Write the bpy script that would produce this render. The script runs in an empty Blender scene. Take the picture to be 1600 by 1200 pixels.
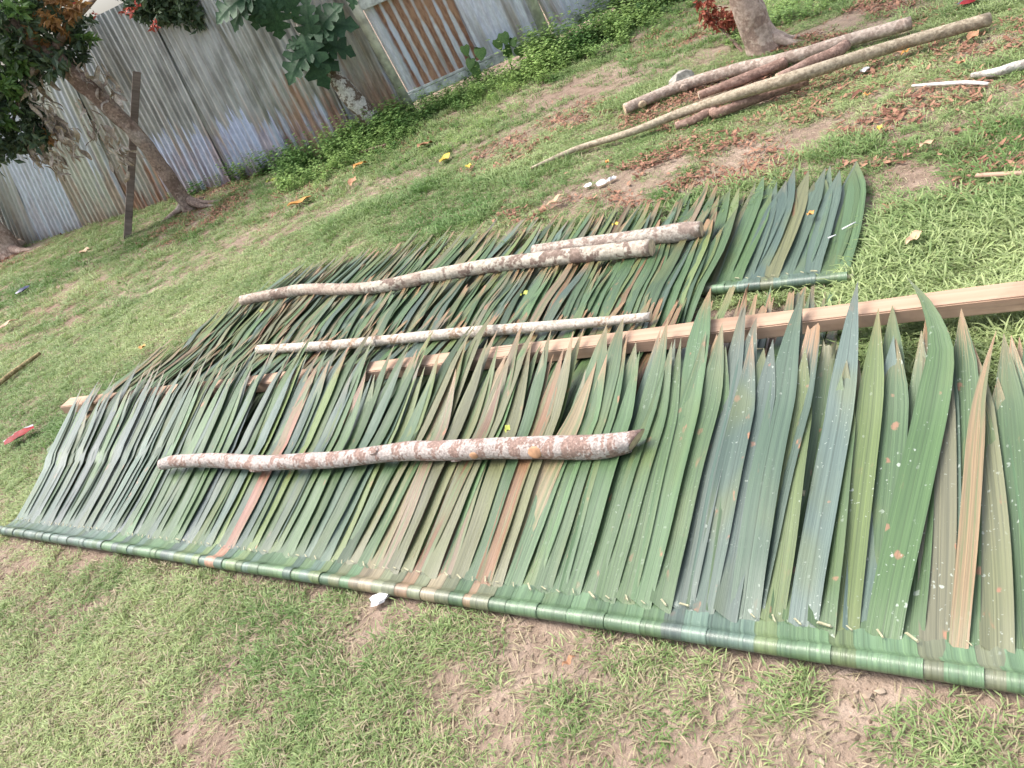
import bpy, bmesh, math, random
import numpy as np
from mathutils import Vector, Matrix
random.seed(7); np.random.seed(7)
sc = bpy.context.scene
COL = sc.collection
rad = math.radians

# ------------------------------------------------------------------ camera
F_PX, PITCH, ROLL, HT = 1200., rad(30), rad(23), 1.5
fw = np.array([0, math.cos(PITCH), -math.sin(PITCH)])
_u0 = np.array([0, math.sin(PITCH), math.cos(PITCH)]); _r0 = np.array([1., 0, 0])
ri = math.cos(ROLL)*_r0 - math.sin(ROLL)*_u0
upv = math.sin(ROLL)*_r0 + math.cos(ROLL)*_u0
CAMP = np.array([0, 0, HT])
cam_d = bpy.data.cameras.new('camera'); cam = bpy.data.objects.new('camera', cam_d); COL.objects.link(cam)
cam_d.sensor_width = 36; cam_d.lens = 36*F_PX/1600; cam_d.clip_start = .05; cam_d.clip_end = 500
cam.matrix_world = Matrix(((ri[0], upv[0], -fw[0], 0), (ri[1], upv[1], -fw[1], 0), (ri[2], upv[2], -fw[2], HT), (0, 0, 0, 1)))
sc.camera = cam

# ------------------------------------------------------------------ sky, sun, exposure
SUN_EL, SUN_AZ = rad(60), rad(-62)      # azimuth from +Y, clockwise seen from above
w = bpy.data.worlds.new('World'); sc.world = w; w.use_nodes = True
nt = w.node_tree; nt.nodes.clear()
sky = nt.nodes.new('ShaderNodeTexSky'); sky.sky_type = 'NISHITA'; sky.sun_disc = False
sky.sun_elevation = SUN_EL; sky.sun_rotation = SUN_AZ; sky.air_density = 1.0; sky.dust_density = 6.0; sky.ozone_density = 1.0
hs = nt.nodes.new('ShaderNodeHueSaturation'); hs.inputs['Saturation'].default_value = .55
bg = nt.nodes.new('ShaderNodeBackground'); bg.inputs['Strength'].default_value = .15
out = nt.nodes.new('ShaderNodeOutputWorld')
nt.links.new(sky.outputs[0], hs.inputs['Color']); nt.links.new(hs.outputs[0], bg.inputs[0]); nt.links.new(bg.outputs[0], out.inputs[0])
sl = bpy.data.lights.new('sun', 'SUN'); sl.energy = 1.0; sl.angle = rad(40); sl.color = (1, .96, .9)
so = bpy.data.objects.new('sun', sl); COL.objects.link(so)
sdir = Vector((math.sin(SUN_AZ)*math.cos(SUN_EL), math.cos(SUN_AZ)*math.cos(SUN_EL), math.sin(SUN_EL)))
so.rotation_euler = sdir.to_track_quat('Z', 'Y').to_euler(); so.location = (0, 0, 20)
sc.view_settings.view_transform = 'Standard'; sc.view_settings.look = 'None'
sc.view_settings.gamma = 1; sc.view_settings.exposure = 1.28; sc.view_settings.use_curve_mapping = False

# ------------------------------------------------------------------ helpers
def ray(x, y): return fw + ri*(x-800)/F_PX + upv*(600-y)/F_PX
def gp(x, y, z=0.):                       # where a picture point meets the level z
    d = ray(x, y); return CAMP + d*(z-HT)/d[2]
def yp(x, y, Y):                          # where it meets the vertical plane at distance Y
    d = ray(x, y); return CAMP + d*Y/d[1]
def proj(p):
    v = np.asarray(p)-CAMP; z = v@fw
    return 800+F_PX*(v@ri)/z, 600-F_PX*(v@upv)/z, z
U = np.array([.79, -.613, 0]); N = np.array([.613, .79, 0])
def un(u, n, z=0.): return U*u + N*n + np.array([0, 0, z])
def link(o, parent=None):
    COL.objects.link(o)
    if parent is not None: o.parent = parent
    return o
def tag(o, label=None, cat=None, group=None, kind=None):
    if label: o['label'] = label
    if cat: o['category'] = cat
    if group: o['group'] = group
    if kind: o['kind'] = kind
    return o
def empty(name, loc, label, cat, group=None):
    o = bpy.data.objects.new(name, None); o.location = loc; o.empty_display_size = .1
    link(o); return tag(o, label, cat, group)
def mesh(name, v, f, uv=None, mat=None, smooth=True):
    m = bpy.data.meshes.new(name)
    m.from_pydata([tuple(map(float, p)) for p in v], [], f)
    if uv is not None:
        l = m.uv_layers.new(name='UVMap')
        idx = np.empty(len(m.loops), int); m.loops.foreach_get('vertex_index', idx)
        l.data.foreach_set('uv', np.asarray(uv, float)[idx].ravel())
    if smooth: m.polygons.foreach_set('use_smooth', [True]*len(m.polygons))
    if mat: m.materials.append(mat)
    return m
def obj(name, me, parent=None, loc=None):
    o = bpy.data.objects.new(name, me); link(o, parent)
    if loc is not None: o.location = loc
    return o
def smooth01(x): x = np.clip(x, 0, 1); return x*x*(3-2*x)
def hash2(i, j, s):
    n = (i*374761393 + j*668265263 + s*1274126177) & 0x7fffffff
    n = ((n ^ (n >> 13))*1274126177) & 0x7fffffff
    return ((n ^ (n >> 16)) & 0xffff)/65535.
def vnoise(x, y, s=0):
    x = np.asarray(x, float); y = np.asarray(y, float)
    i = np.floor(x).astype(np.int64); j = np.floor(y).astype(np.int64); fx = smooth01(x-i); fy = smooth01(y-j)
    a = hash2(i, j, s); b = hash2(i+1, j, s); c = hash2(i, j+1, s); d = hash2(i+1, j+1, s)
    return (a*(1-fx)+b*fx)*(1-fy)+(c*(1-fx)+d*fx)*fy
def fbm(x, y, s=0, o=4):
    r = 0; a = .5; t = 0
    for k in range(o): r = r + a*vnoise(x, y, s+k*17); t += a; a *= .5; x = x*2.03+5.1; y = y*2.03+1.7
    return r/t

# ---- material helpers
class NB:
    def __init__(s, name):
        s.m = bpy.data.materials.new(name); s.m.use_nodes = True; s.t = s.m.node_tree; s.t.nodes.clear()
        s.out = s.n('ShaderNodeOutputMaterial'); s.b = s.n('ShaderNodeBsdfPrincipled'); s.l(s.b.outputs[0], s.out.inputs[0])
    def n(s, t, **k):
        x = s.t.nodes.new(t)
        for a, b in k.items(): setattr(x, a, b)
        return x
    def l(s, a, b): s.t.links.new(a, b)
    def put(s, sock, v):
        if hasattr(v, 'is_linked') or hasattr(v, 'links'): s.l(v, sock)
        else: sock.default_value = v
    def coord(s, k='Object'): return s.n('ShaderNodeTexCoord').outputs[k]
    def mapp(s, v, scale=(1, 1, 1), loc=(0, 0, 0)):
        m = s.n('ShaderNodeMapping'); s.l(v, m.inputs[0]); s.put(m.inputs['Scale'], scale); s.put(m.inputs['Location'], loc); return m.outputs[0]
    def noise(s, v, scale, detail=4, rough=.55, dist=0.):
        x = s.n('ShaderNodeTexNoise'); s.l(v, x.inputs['Vector']); x.inputs['Scale'].default_value = scale
        x.inputs['Detail'].default_value = detail; x.inputs['Roughness'].default_value = rough; x.inputs['Distortion'].default_value = dist
        return x.outputs['Fac']
    def vor(s, v, scale):
        x = s.n('ShaderNodeTexVoronoi'); s.l(v, x.inputs['Vector']); x.inputs['Scale'].default_value = scale
        return x.outputs['Distance'], x.outputs['Color']
    def rng(s, v, a, b, c=0., d=1.):
        x = s.n('ShaderNodeMapRange'); x.interpolation_type = 'SMOOTHSTEP'
        s.put(x.inputs['Value'], v); s.put(x.inputs['From Min'], a); s.put(x.inputs['From Max'], b)
        s.put(x.inputs['To Min'], c); s.put(x.inputs['To Max'], d); return x.outputs[0]
    def math(s, op, a, b=0.):
        x = s.n('ShaderNodeMath', operation=op); s.put(x.inputs[0], a); s.put(x.inputs[1], b); return x.outputs[0]
    def mix(s, f, a, b, blend='MIX'):
        x = s.n('ShaderNodeMix', data_type='RGBA', blend_type=blend)
        s.put(x.inputs[0], f); s.put(x.inputs[6], c4(a)); s.put(x.inputs[7], c4(b)); return x.outputs[2]
    def sep(s, v):
        x = s.n('ShaderNodeSeparateXYZ'); s.l(v, x.inputs[0]); return x.outputs
    def comb(s, a, b, c=0.):
        x = s.n('ShaderNodeCombineXYZ'); s.put(x.inputs[0], a); s.put(x.inputs[1], b); s.put(x.inputs[2], c); return x.outputs[0]
    def attr(s, name, kind='OBJECT'):
        x = s.n('ShaderNodeAttribute'); x.attribute_type = kind; x.attribute_name = name; return x
    def bump(s, h, strength=.3, dist=.01):
        x = s.n('ShaderNodeBump'); x.inputs['Strength'].default_value = strength; x.inputs['Distance'].default_value = dist
        s.l(h, x.inputs['Height']); s.l(x.outputs[0], s.b.inputs['Normal'])
    def fin(s, col, rough=.6, spec=.5, metal=0.):
        s.put(s.b.inputs['Base Color'], c4(col)); s.put(s.b.inputs['Roughness'], rough)
        s.put(s.b.inputs['Specular IOR Level'], spec); s.put(s.b.inputs['Metallic'], metal); return s.m
def c4(c): return (c[0], c[1], c[2], 1) if isinstance(c, (tuple, list)) and len(c) == 3 else c

def mat_thatch():
    b = NB('palm_leaf'); oi = b.n('ShaderNodeObjectInfo'); rnd = oi.outputs['Random']
    u, v, _ = b.sep(b.coord('UV')); P = b.coord('Object')
    s1 = b.noise(b.comb(b.math('MULTIPLY', u, 16), b.math('MULTIPLY', v, 1.2), b.math('MULTIPLY', rnd, 60)), 1, 3, .6)
    s2 = b.noise(b.comb(b.math('MULTIPLY', u, 55), b.math('MULTIPLY', v, 2.5), b.math('MULTIPLY', rnd, 90)), 1, 2, .5)
    col = oi.outputs['Color']
    col = b.mix(b.rng(s1, .3, .7), b.mix(1., col, (.78, .79, .78), 'MULTIPLY'), b.mix(1., col, (1.22, 1.2, 1.14), 'MULTIPLY'))
    col = b.mix(b.math('MULTIPLY', b.rng(s2, .55, .75), .18), col, b.mix(1., col, (1.7, 1.6, 1.3), 'MULTIPLY'))
    pn = b.noise(b.comb(b.math('MULTIPLY', u, 3.5), b.math('MULTIPLY', v, 1.6), b.math('MULTIPLY', rnd, 71)), 1, 3, .6)
    col = b.mix(b.math('MULTIPLY', b.rng(pn, .46, .60), b.attr('patch').outputs['Fac']), col, b.mix(s1, (.07, .115, .05), (.13, .16, .07)))
    shift = b.comb(b.math('MULTIPLY', rnd, 13), b.math('MULTIPLY', rnd, 7), rnd)
    va = b.n('ShaderNodeVectorMath', operation='ADD'); b.l(P, va.inputs[0]); b.l(shift, va.inputs[1]); Q = va.outputs[0]
    # yellowing along the length, browned tips, streaks of dry brown
    big = b.noise(b.mapp(Q, (5, 2.5, 5)), 1, 2)
    col = b.mix(b.math('MULTIPLY', b.rng(big, .52, .75), .5), col, (.125, .15, .055))
    dry = b.attr('dry').outputs['Fac']
    tipn = b.math('ADD', v, b.math('MULTIPLY', b.math('SUBTRACT', s1, .5), .5))
    tip = b.math('MULTIPLY', b.rng(tipn, .82, 1.02), b.math('MINIMUM', b.math('MULTIPLY', dry, 1.4), 1.))
    col = b.mix(tip, col, b.mix(s2, (.2, .10, .05), (.34, .22, .12)))
    blot = b.noise(b.mapp(Q, (28, 9, 28)), 1, 3)
    col = b.mix(b.math('MULTIPLY', b.rng(blot, .66, .74), dry), col, (.3, .15, .085))
    # red leaf spots and pale specks on the broad leaves
    amt = oi.outputs['Alpha']
    wob = b.n('ShaderNodeTexNoise'); b.l(Q, wob.inputs['Vector']); wob.inputs['Scale'].default_value = 60
    ws = b.n('ShaderNodeVectorMath', operation='SCALE'); b.l(wob.outputs['Color'], ws.inputs[0]); ws.inputs['Scale'].default_value = .02
    wv = b.n('ShaderNodeVectorMath', operation='ADD'); b.l(Q, wv.inputs[0]); b.l(ws.outputs[0], wv.inputs[1]); QW = wv.outputs[0]
    d, cc = b.vor(b.mapp(QW, (1, .62, 1)), 19.); r0, g0, b0 = b.sep(cc)
    red = b.math('MULTIPLY', b.math('MULTIPLY', b.rng(d, b.math('MULTIPLY', g0, .14), b.math('ADD', b.math('MULTIPLY', g0, .14), .09), 1, 0), b.math('GREATER_THAN', r0, .6)), b.math('MULTIPLY', amt, .7))
    col = b.mix(red, col, b.mix(b0, (.34, .12, .08), (.30, .16, .10)))
    zone = b.rng(b.noise(b.mapp(Q, (14, 5, 14)), 1, 2), .42, .62)
    for scl_, th, k_ in ((62., .78, .7), (125., .72, .55)):
        d2, c2 = b.vor(b.mapp(QW, (1, .75, 1)), scl_); r2, g2, _b = b.sep(c2)
        hi = b.math('MULTIPLY', g2, .26)
        wh = b.math('MULTIPLY', b.math('MULTIPLY', b.rng(d2, hi, b.math('ADD', hi, .12), 1, 0), b.math('GREATER_THAN', r2, th)), b.math('MULTIPLY', b.math('MULTIPLY', amt, k_), zone))
        col = b.mix(wh, col, (.40, .45, .40))
    rib = b.rng(b.math('ABSOLUTE', b.math('SUBTRACT', u, b.math('ADD', .4, b.math('MULTIPLY', rnd, .25)))), .008, .03, .5, 0)
    col = b.mix(rib, col, b.mix(1., col, (.5, .5, .45), 'MULTIPLY'))
    b.bump(b.math('ADD', s1, b.math('MULTIPLY', s2, .6)), .35, .004)
    return b.fin(col, b.math('ADD', .25, b.math('MULTIPLY', s1, .22)), .72)
def mat_bark(name, pale, dark, scale=7., pf=.5, band=0., extra=None, rough=.85, bump=.6):
    b = NB(name); P = b.coord('Object'); u, v, _ = b.sep(b.coord('UV')); rnd = b.n('ShaderNodeObjectInfo').outputs['Random']
    va = b.n('ShaderNodeVectorMath', operation='ADD'); b.l(P, va.inputs[0]); b.l(b.comb(b.math('MULTIPLY', rnd, 20), rnd, rnd), va.inputs[1]); P = va.outputs[0]
    n1 = b.noise(P, scale, 4, .6, .6); n2 = b.noise(P, scale*6, 4, .65); n3 = b.noise(P, scale*.4, 2)
    bd = b.noise(b.comb(b.math('MULTIPLY', u, 1.2), b.math('MULTIPLY', v, 26), rnd), 1, 3, .6)
    f = b.math('ADD', n1, b.math('MULTIPLY', b.math('SUBTRACT', bd, .5), band))
    f = b.math('ADD', f, b.math('MULTIPLY', b.math('SUBTRACT', n2, .5), .35))
    col = b.mix(b.rng(f, pf-.05, pf+.05), dark, pale)
    if extra: col = b.mix(b.math('MULTIPLY', b.rng(n3, .5, .62), .75), col, extra)
    col = b.mix(b.rng(n2, .35, .7), b.mix(1., col, (.68, .66, .64), 'MULTIPLY'), b.mix(1., col, (1.15, 1.14, 1.12), 'MULTIPLY'))
    b.bump(b.math('ADD', n2, b.math('MULTIPLY', f, .6)), bump, .006)
    return b.fin(col, rough, .3)
def mat_wood(name, c1, c2, along='X'):
    b = NB(name); P = b.coord('Object')
    sc3 = {'X': (1.2, 30, 30), 'Y': (30, 1.2, 30), 'Z': (30, 30, 1.2)}[along]
    n1 = b.noise(b.mapp(P, sc3), 1, 3, .5, .8); n2 = b.noise(P, 5, 4, .6); n3 = b.noise(b.mapp(P, tuple(3*q for q in sc3)), 1, 3)
    d, cc = b.vor(b.mapp(P, (3.1, 9, 9) if along == 'X' else (9, 9, 3.1)), 1.)
    col = b.mix(b.rng(n1, .3, .7), c1, c2)
    col = b.mix(b.math('MULTIPLY', b.rng(n2, .48, .7), .55), col, tuple(.6*q for q in c1))
    n5 = b.noise(b.mapp(P, tuple(q*.5 for q in sc3)), 1, 5, .7); col = b.mix(b.rng(n5, .64, .72), col, tuple(.5*q for q in c1))
    col = b.mix(b.rng(d, .05, .11, .8, 0), col, tuple(.45*q for q in c1))
    b.bump(b.math('ADD', n1, n3), .4, .003); return b.fin(col, .8, .25)
def mat_plain(name, col, rough=.6, var=.25, scale=30., spec=.4, metal=0.):
    b = NB(name); n = b.noise(b.coord('Object'), scale, 4)
    c = b.mix(b.rng(n, .3, .7), tuple(q*(1-var) for q in col), tuple(min(1, q*(1+var)) for q in col))
    b.bump(n, .25, .003); return b.fin(c, rough, spec, metal)
def mat_tint(name, c_lo, c_hi, rough=.6, trans=.3, src='INSTANCER', spec=.4):
    """leaf-like stuff, tinted per instance by the attribute 'tint'"""
    b = NB(name)
    t = b.attr('tint', src).outputs['Fac'] if src == 'INSTANCER' else b.noise(b.coord('Object'), 9, 3)
    g = b.noise(b.coord('Object'), 60, 2)
    col = b.mix(t if src == 'INSTANCER' else b.rng(t, .3, .7), c_lo, c_hi)
    col = b.mix(b.rng(g, .3, .7), b.mix(1., col, (.8, .8, .8), 'MULTIPLY'), b.mix(1., col, (1.2, 1.2, 1.1), 'MULTIPLY'))
    b.fin(col, rough, spec)
    if trans:
        tr = b.n('ShaderNodeBsdfTranslucent'); b.l(col, tr.inputs[0]); mx = b.n('ShaderNodeMixShader'); mx.inputs[0].default_value = trans
        b.l(b.b.outputs[0], mx.inputs[1]); b.l(tr.outputs[0], mx.inputs[2]); b.l(mx.outputs[0], b.out.inputs[0])
    return b.m
def mat_iron(name, rusty=False):
    """old corrugated iron; UV = metres along and up; obj props: algae, rust, patina"""
    b = NB(name); oi = b.n('ShaderNodeObjectInfo'); rnd = oi.outputs['Random']
    u, v, _ = b.sep(b.coord('UV')); ru = b.math('ADD', u, b.math('MULTIPLY', rnd, 40))
    st = b.noise(b.comb(b.math('MULTIPLY', ru, 13), b.math('MULTIPLY', v, .9), 0.), 1, 4, .6)
    fine = b.noise(b.comb(b.math('MULTIPLY', ru, 40), b.math('MULTIPLY', v, 9), 0.), 1, 5, .7)
    bl = b.noise(b.comb(b.math('MULTIPLY', ru, 2.2), b.math('MULTIPLY', v, 1.6), 0.), 1, 4, .6)
    col = b.mix(b.rng(fine, .35, .7), b.mix(1., oi.outputs['Color'], (.8, .8, .82), 'MULTIPLY'), b.mix(1., oi.outputs['Color'], (1.1, 1.1, 1.1), 'MULTIPLY'))
    band = b.noise(b.comb(b.math('MULTIPLY', ru, 2.6), b.math('MULTIPLY', v, .22), 3.), 1, 4, .65)
    col = b.mix(b.math('MULTIPLY', b.rng(band, .52, .66), .8), col, b.mix(fine, (.20, .185, .14), (.36, .30, .22)))
    col = b.mix(b.rng(b.math('SUBTRACT', 1., band), .54, .64, 0, .85), col, (.56, .66, .82))
    algae = b.attr('algae').outputs['Fac']; rust = b.attr('rust').outputs['Fac']; line = b.attr('line').outputs['Fac']
    edge = b.math('ADD', v, b.math('ADD', b.math('MULTIPLY', b.math('SUBTRACT', st, .5), 1.3), b.math('MULTIPLY', b.math('SUBTRACT', fine, .5), .3)))
    am = b.math('MULTIPLY', b.rng(b.math('SUBTRACT', edge, line), -.03, .05), algae)
    col = b.mix(am, col, b.mix(b.rng(b.math('ADD', b.math('MULTIPLY', bl, .45), b.math('MULTIPLY', st, .55)), .40, .58), (.19, .19, .145), (.52, .55, .52)))
    low = b.math('MULTIPLY', b.math('MULTIPLY', b.rng(v, .0, .16, 1, 0), b.rng(st, .35, .55)), .5)
    col = b.mix(low, col, (.14, .12, .085))
    rm = b.rng(b.math('ADD', b.math('ADD', st, b.math('MULTIPLY', bl, .5)), b.math('MULTIPLY', b.rng(v, 0, 1.2, .3, 0), 1.)), .86, 1.08)
    rm2 = b.math('MULTIPLY', rm, rust)
    if rusty:
        ph = b.math('SINE', b.math('MULTIPLY', u, 2*math.pi/.105))
        rr = b.math('ADD', b.math('MULTIPLY', ph, .5), b.math('MULTIPLY', b.math('SUBTRACT', bl, .40), 2.4))
        rr = b.math('ADD', rr, b.math('MULTIPLY', b.math('SUBTRACT', fine, .5), .5))
        rr = b.math('MULTIPLY', b.rng(rr, -.15, .4), b.rng(b.math('ADD', v, b.math('MULTIPLY', b.math('SUBTRACT', st, .5), .5)), 1.15, 1.3, 1, 0))
        rm2 = b.math('MAXIMUM', rm2, b.math('MULTIPLY', rr, b.rng(b.math('ADD', u, b.math('MULTIPLY', bl, .1)), .12, .18)))
    col = b.mix(rm2, col, b.mix(b.rng(b.math('ADD', b.math('MULTIPLY', fine, .5), b.math('MULTIPLY', bl, .5)), .38, .62), (.16, .062, .034), (.40, .24, .15)))
    b.bump(fine, .2, .003)
    return b.fin(col, b.math('ADD', b.math('MULTIPLY', rm2, .35), .42), .5, b.math('SUBTRACT', .25, b.math('MULTIPLY', rm2, .25)))
def mat_soil():
    b = NB('soil'); P = b.coord('Object')
    n1 = b.noise(P, 1.1, 5, .6); n2 = b.noise(P, 14, 5, .65); n3 = b.noise(P, 90, 3, .6); n4 = b.noise(P, .35, 3)
    col = b.mix(b.rng(n1, .35, .65), (.27, .20, .155), (.37, .29, .23))
    col = b.mix(b.rng(n2, .35, .7), b.mix(1., col, (.7, .68, .65), 'MULTIPLY'), col)
    col = b.mix(b.math('MULTIPLY', b.rng(n4, .5, .7), .35), col, (.24, .125, .09))
    col = b.mix(b.math('MULTIPLY', b.rng(n3, .55, .75), .5), col, (.4, .32, .25))
    b.bump(b.math('ADD', n2, b.math('MULTIPLY', n3, .5)), .8, .02); return b.fin(col, .95, .15)

M_LEAF = mat_thatch()
M_SOIL = mat_soil()
M_BEAM = mat_wood('sawn_timber', (.40, .265, .185), (.47, .33, .24))
M_PROP = mat_wood('weathered_timber', (.15, .12, .10), (.24, .195, .165), 'Z')
M_CUT = mat_plain('cut_wood', (.58, .45, .31), .8, .25, 45.)
M_CUTR = mat_plain('cut_wood_orange', (.46, .26, .15), .8, .2, 45.)
M_STITCH = mat_plain('pale_cane', (.36, .34, .22), .6, .25, 80.)
M_IRON = mat_iron('corrugated_iron'); M_IRONR = mat_iron('rusty_corrugated_iron', True)
M_PIPE = mat_plain('galvanised_pipe', (.56, .57, .50), .5, .3, 12., .5, .2)
M_RAIL = mat_plain('painted_rail', (.52, .55, .52), .7, .35, 14.)

# ------------------------------------------------------------------ ground
def ground_z(x, y): return .018*(fbm(np.asarray(x)*1.3+40, np.asarray(y)*1.3+9, 3)-.5)-.012
def make_ground():
    xs = np.concatenate([np.linspace(-150, -8, 12), np.linspace(-7.9, 7.9, 200), np.linspace(8, 150, 12)])
    ys = np.concatenate([np.linspace(-60, -.6, 8), np.linspace(-.5, 13, 180), np.linspace(13.2, 200, 12)])
    X, Y = np.meshgrid(xs, ys); Z = ground_z(X, Y)
    v = np.stack([X.ravel(), Y.ravel(), Z.ravel()], 1); nx = len(xs)
    f = [(j*nx+i, j*nx+i+1, (j+1)*nx+i+1, (j+1)*nx+i) for j in range(len(ys)-1) for i in range(nx-1)]
    tag(obj('ground', mesh('ground', v, f, None, M_SOIL)), 'bare reddish brown soil under the lawn', kind='structure')
make_ground()

# ------------------------------------------------------------------ fence of corrugated iron
def corr_sheet(p0, p1, z0, z1, shear, pitch=.076, amp=.010, mat=None, bow=.0):
    p0 = np.array(p0, float)[:2]; p1 = np.array(p1, float)[:2]; L = np.linalg.norm(p1-p0); d = (p1-p0)/L; nr = np.array([d[1], -d[0]])
    step = pitch/8; nc = int(L/step)+2; rows = [0, .25, .5, .75, 1]
    v = []; uv = []
    for r in rows:
        z = z0+(z1-z0)*r
        for c in range(nc):
            s = c*step; off = amp*math.sin(2*math.pi*s/pitch) + bow*math.sin(math.pi*r)*math.sin(math.pi*s/L)
            zz = z + (0 if r not in (0, 1) else .012*math.sin(s*3.1+p0[0]))
            q = d*(s+shear*(z-z0)) + nr*off
            v.append((q[0], q[1], zz)); uv.append((s, z))
    f = [(j*nc+i, j*nc+i+1, (j+1)*nc+i+1, (j+1)*nc+i) for j in range(len(rows)-1) for i in range(nc-1)]
    return mesh('sheet', v, f, uv, mat), p0
def find_shear(p, d, lean):               # in-plane lean that old sheets have, measured in the picture
    best = None
    for t in np.linspace(-.4, .4, 161):
        a = proj(p); q = np.array(p) + np.array([d[0]*t, d[1]*t, 1.]); b = proj(q)
        ang = math.degrees(math.atan2(a[0]-b[0], a[1]-b[1])); e = abs(ang-lean)
        if best is None or e < best[0]: best = (e, t)
    return best[1]
FL = [np.array(p) for p in ((-8.6, 13.05), (-5.94, 11.66), (-2.97, 10.1), (-1.05, 8.97), (.10, 8.99))]
FLS = [0.]
for a, b_ in zip(FL, FL[1:]): FLS.append(FLS[-1]+np.linalg.norm(b_-a))
def fl_at(s):
    k = max(i for i in range(len(FL)-1) if FLS[i] <= s+1e-9)
    t = (s-FLS[k])/(FLS[k+1]-FLS[k]); return FL[k]+(FL[k+1]-FL[k])*t
def build_fence():
    root = empty('corrugated_fence', (FL[2][0], FL[2][1], 0), 'long stained corrugated iron fence behind the leaning tree and prop', 'fence')
    # end s, lean, colour, algae, line, rust
    tot = FLS[-1]
    sheets = [(1.2, 20, (.25, .26, .25), .9, .1, .2), (2.2, 20, (.24, .25, .24), .9, .2, .3), (3.0, 20, (.26, .28, .25), .8, .2, .25), (3.75, 21, (.46, .53, .52), .4, .35, .3),
              (4.75, 26, (.58, .67, .76), .25, 1.0, .3), (5.6, 27, (.52, .56, .48), .4, .7, .6), (6.35, 28, (.42, .41, .36), .6, .6, 1.),
              (7.3, 28.5, (.58, .66, .86), .8, .62, .6), (8.25, 28.5, (.58, .66, .88), .85, .55, .55), (9.05, 28, (.46, .49, .58), .9, .4, .9),
              (9.6, 27, (.33, .29, .24), .6, .5, .6), (tot, 26, (.32, .27, .22), .55, .5, .7)]
    s0 = 0.
    for i, (s1, lean, c, al, ln, ru) in enumerate(sheets):
        if s1 <= s0: continue
        a = fl_at(s0); b_ = fl_at(min(s1+.06, tot)); d = (b_-a)/np.linalg.norm(b_-a); nr = np.array([d[1], -d[0]])
        a = a+nr*(.022*(i % 2)); b_ = b_+nr*(.022*(i % 2))
        sh = find_shear((a[0], a[1], .3), d, lean)
        m, p = corr_sheet(a, b_, -.03, 2.22+.08*math.sin(i*2.3) if i < 4 or i > 9 else (2.0, 1.93, 1.98, 2.05, 2.1, 2.15)[i-4], sh, mat=M_IRON, bow=.02*math.sin(i*1.7))
        o = obj('sheet', m, root, (p[0]-root.location.x, p[1]-root.location.y, 0)); o.color = (*c, 1)
        o['algae'] = al; o['line'] = ln; o['rust'] = ru
        s0 = s1
    return root
def catmull(P, n):
    P = [np.asarray(p, float) for p in P]; Q = [2*P[0]-P[1]]+P+[2*P[-1]-P[-2]]; o = []
    for i in range(1, len(Q)-2):
        for k in range(n):
            t = k/n; a, b_, c, d = Q[i-1:i+3]
            o.append(.5*((2*b_)+(-a+c)*t+(2*a-5*b_+4*c-d)*t*t+(-a+3*b_-3*c+d)*t**3))
    o.append(P[-1]); return o
def tube(path, radii, nv=12, mat=None, rough=0., seed=0, cap=True, sub=0, flat=None):
    path = [np.asarray(p, float) for p in path]
    if sub:
        pr = catmull([np.append(p, r) for p, r in zip(path, radii)], sub); path = [q[:3] for q in pr]; radii = [q[3] for q in pr]
    v = []; uv = []; s = 0; ref = np.array([0, 0, 1.])
    t0 = path[1]-path[0]; t0 /= np.linalg.norm(t0)
    if abs(t0@ref) > .9: ref = np.array([1., 0, 0])
    for i, p in enumerate(path):
        t = path[min(i+1, len(path)-1)]-path[max(i-1, 0)]; t /= np.linalg.norm(t)
        if i: s += np.linalg.norm(p-path[i-1])
        a = np.cross(t, ref); a /= np.linalg.norm(a); b_ = np.cross(a, t)
        for k in range(nv):
            an = 2*math.pi*k/nv
            r = radii[i]*(1+rough*2*(float(vnoise(s*9+seed*7.3, 2.2*math.sin(an)+seed, seed))-.5)+rough*1.4*(float(vnoise(s*3+seed, math.cos(an)*1.5+9, seed+5))-.5))
            v.append(p+(a*math.cos(an)+b_*math.sin(an))*r); uv.append((k/nv, s))
    n = len(path)
    f = [(i*nv+k, i*nv+(k+1) % nv, (i+1)*nv+(k+1) % nv, (i+1)*nv+k) for i in range(n-1) for k in range(nv)]
    if cap: f += [tuple(range(nv))[::-1], tuple(range((n-1)*nv, n*nv))]
    return mesh('tube', v, f, uv, mat)
fence = build_fence()

def boxm(sx, sy, sz, mat, bev=.0, c=(0, 0, 0)):
    bm = bmesh.new(); bmesh.ops.create_cube(bm, size=1)
    bmesh.ops.scale(bm, vec=(sx, sy, sz), verts=bm.verts); bmesh.ops.translate(bm, vec=c, verts=bm.verts)
    if bev: bmesh.ops.bevel(bm, geom=bm.edges[:], offset=bev, segments=2, affect='EDGES')
    m = bpy.data.meshes.new('box'); bm.to_mesh(m); bm.free(); m.materials.append(mat); return m
def bar(name, p, q, wd, th, mat, parent, bev=.004):
    """rectangular bar from p to q: wd across (horizontal), th up; local X along"""
    p = Vector(p); q = Vector(q); d = q-p; L = d.length
    o = obj(name, boxm(L, wd, th, mat, bev, (L/2, 0, 0)), parent)
    x = d.normalized(); y = Vector((0, 0, 1)).cross(x); y = y.normalized() if y.length > .05 else Vector((0, 1, 0)); z = x.cross(y)
    m = Matrix((x, y, z)).transposed().to_4x4(); m.translation = p - (parent.location if parent else Vector())
    o.matrix_basis = m; return o
GA = np.array([.16, 8.98]); GB = np.array([1.89, 9.2]); GC = np.array([4.3, 10.35])
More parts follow.
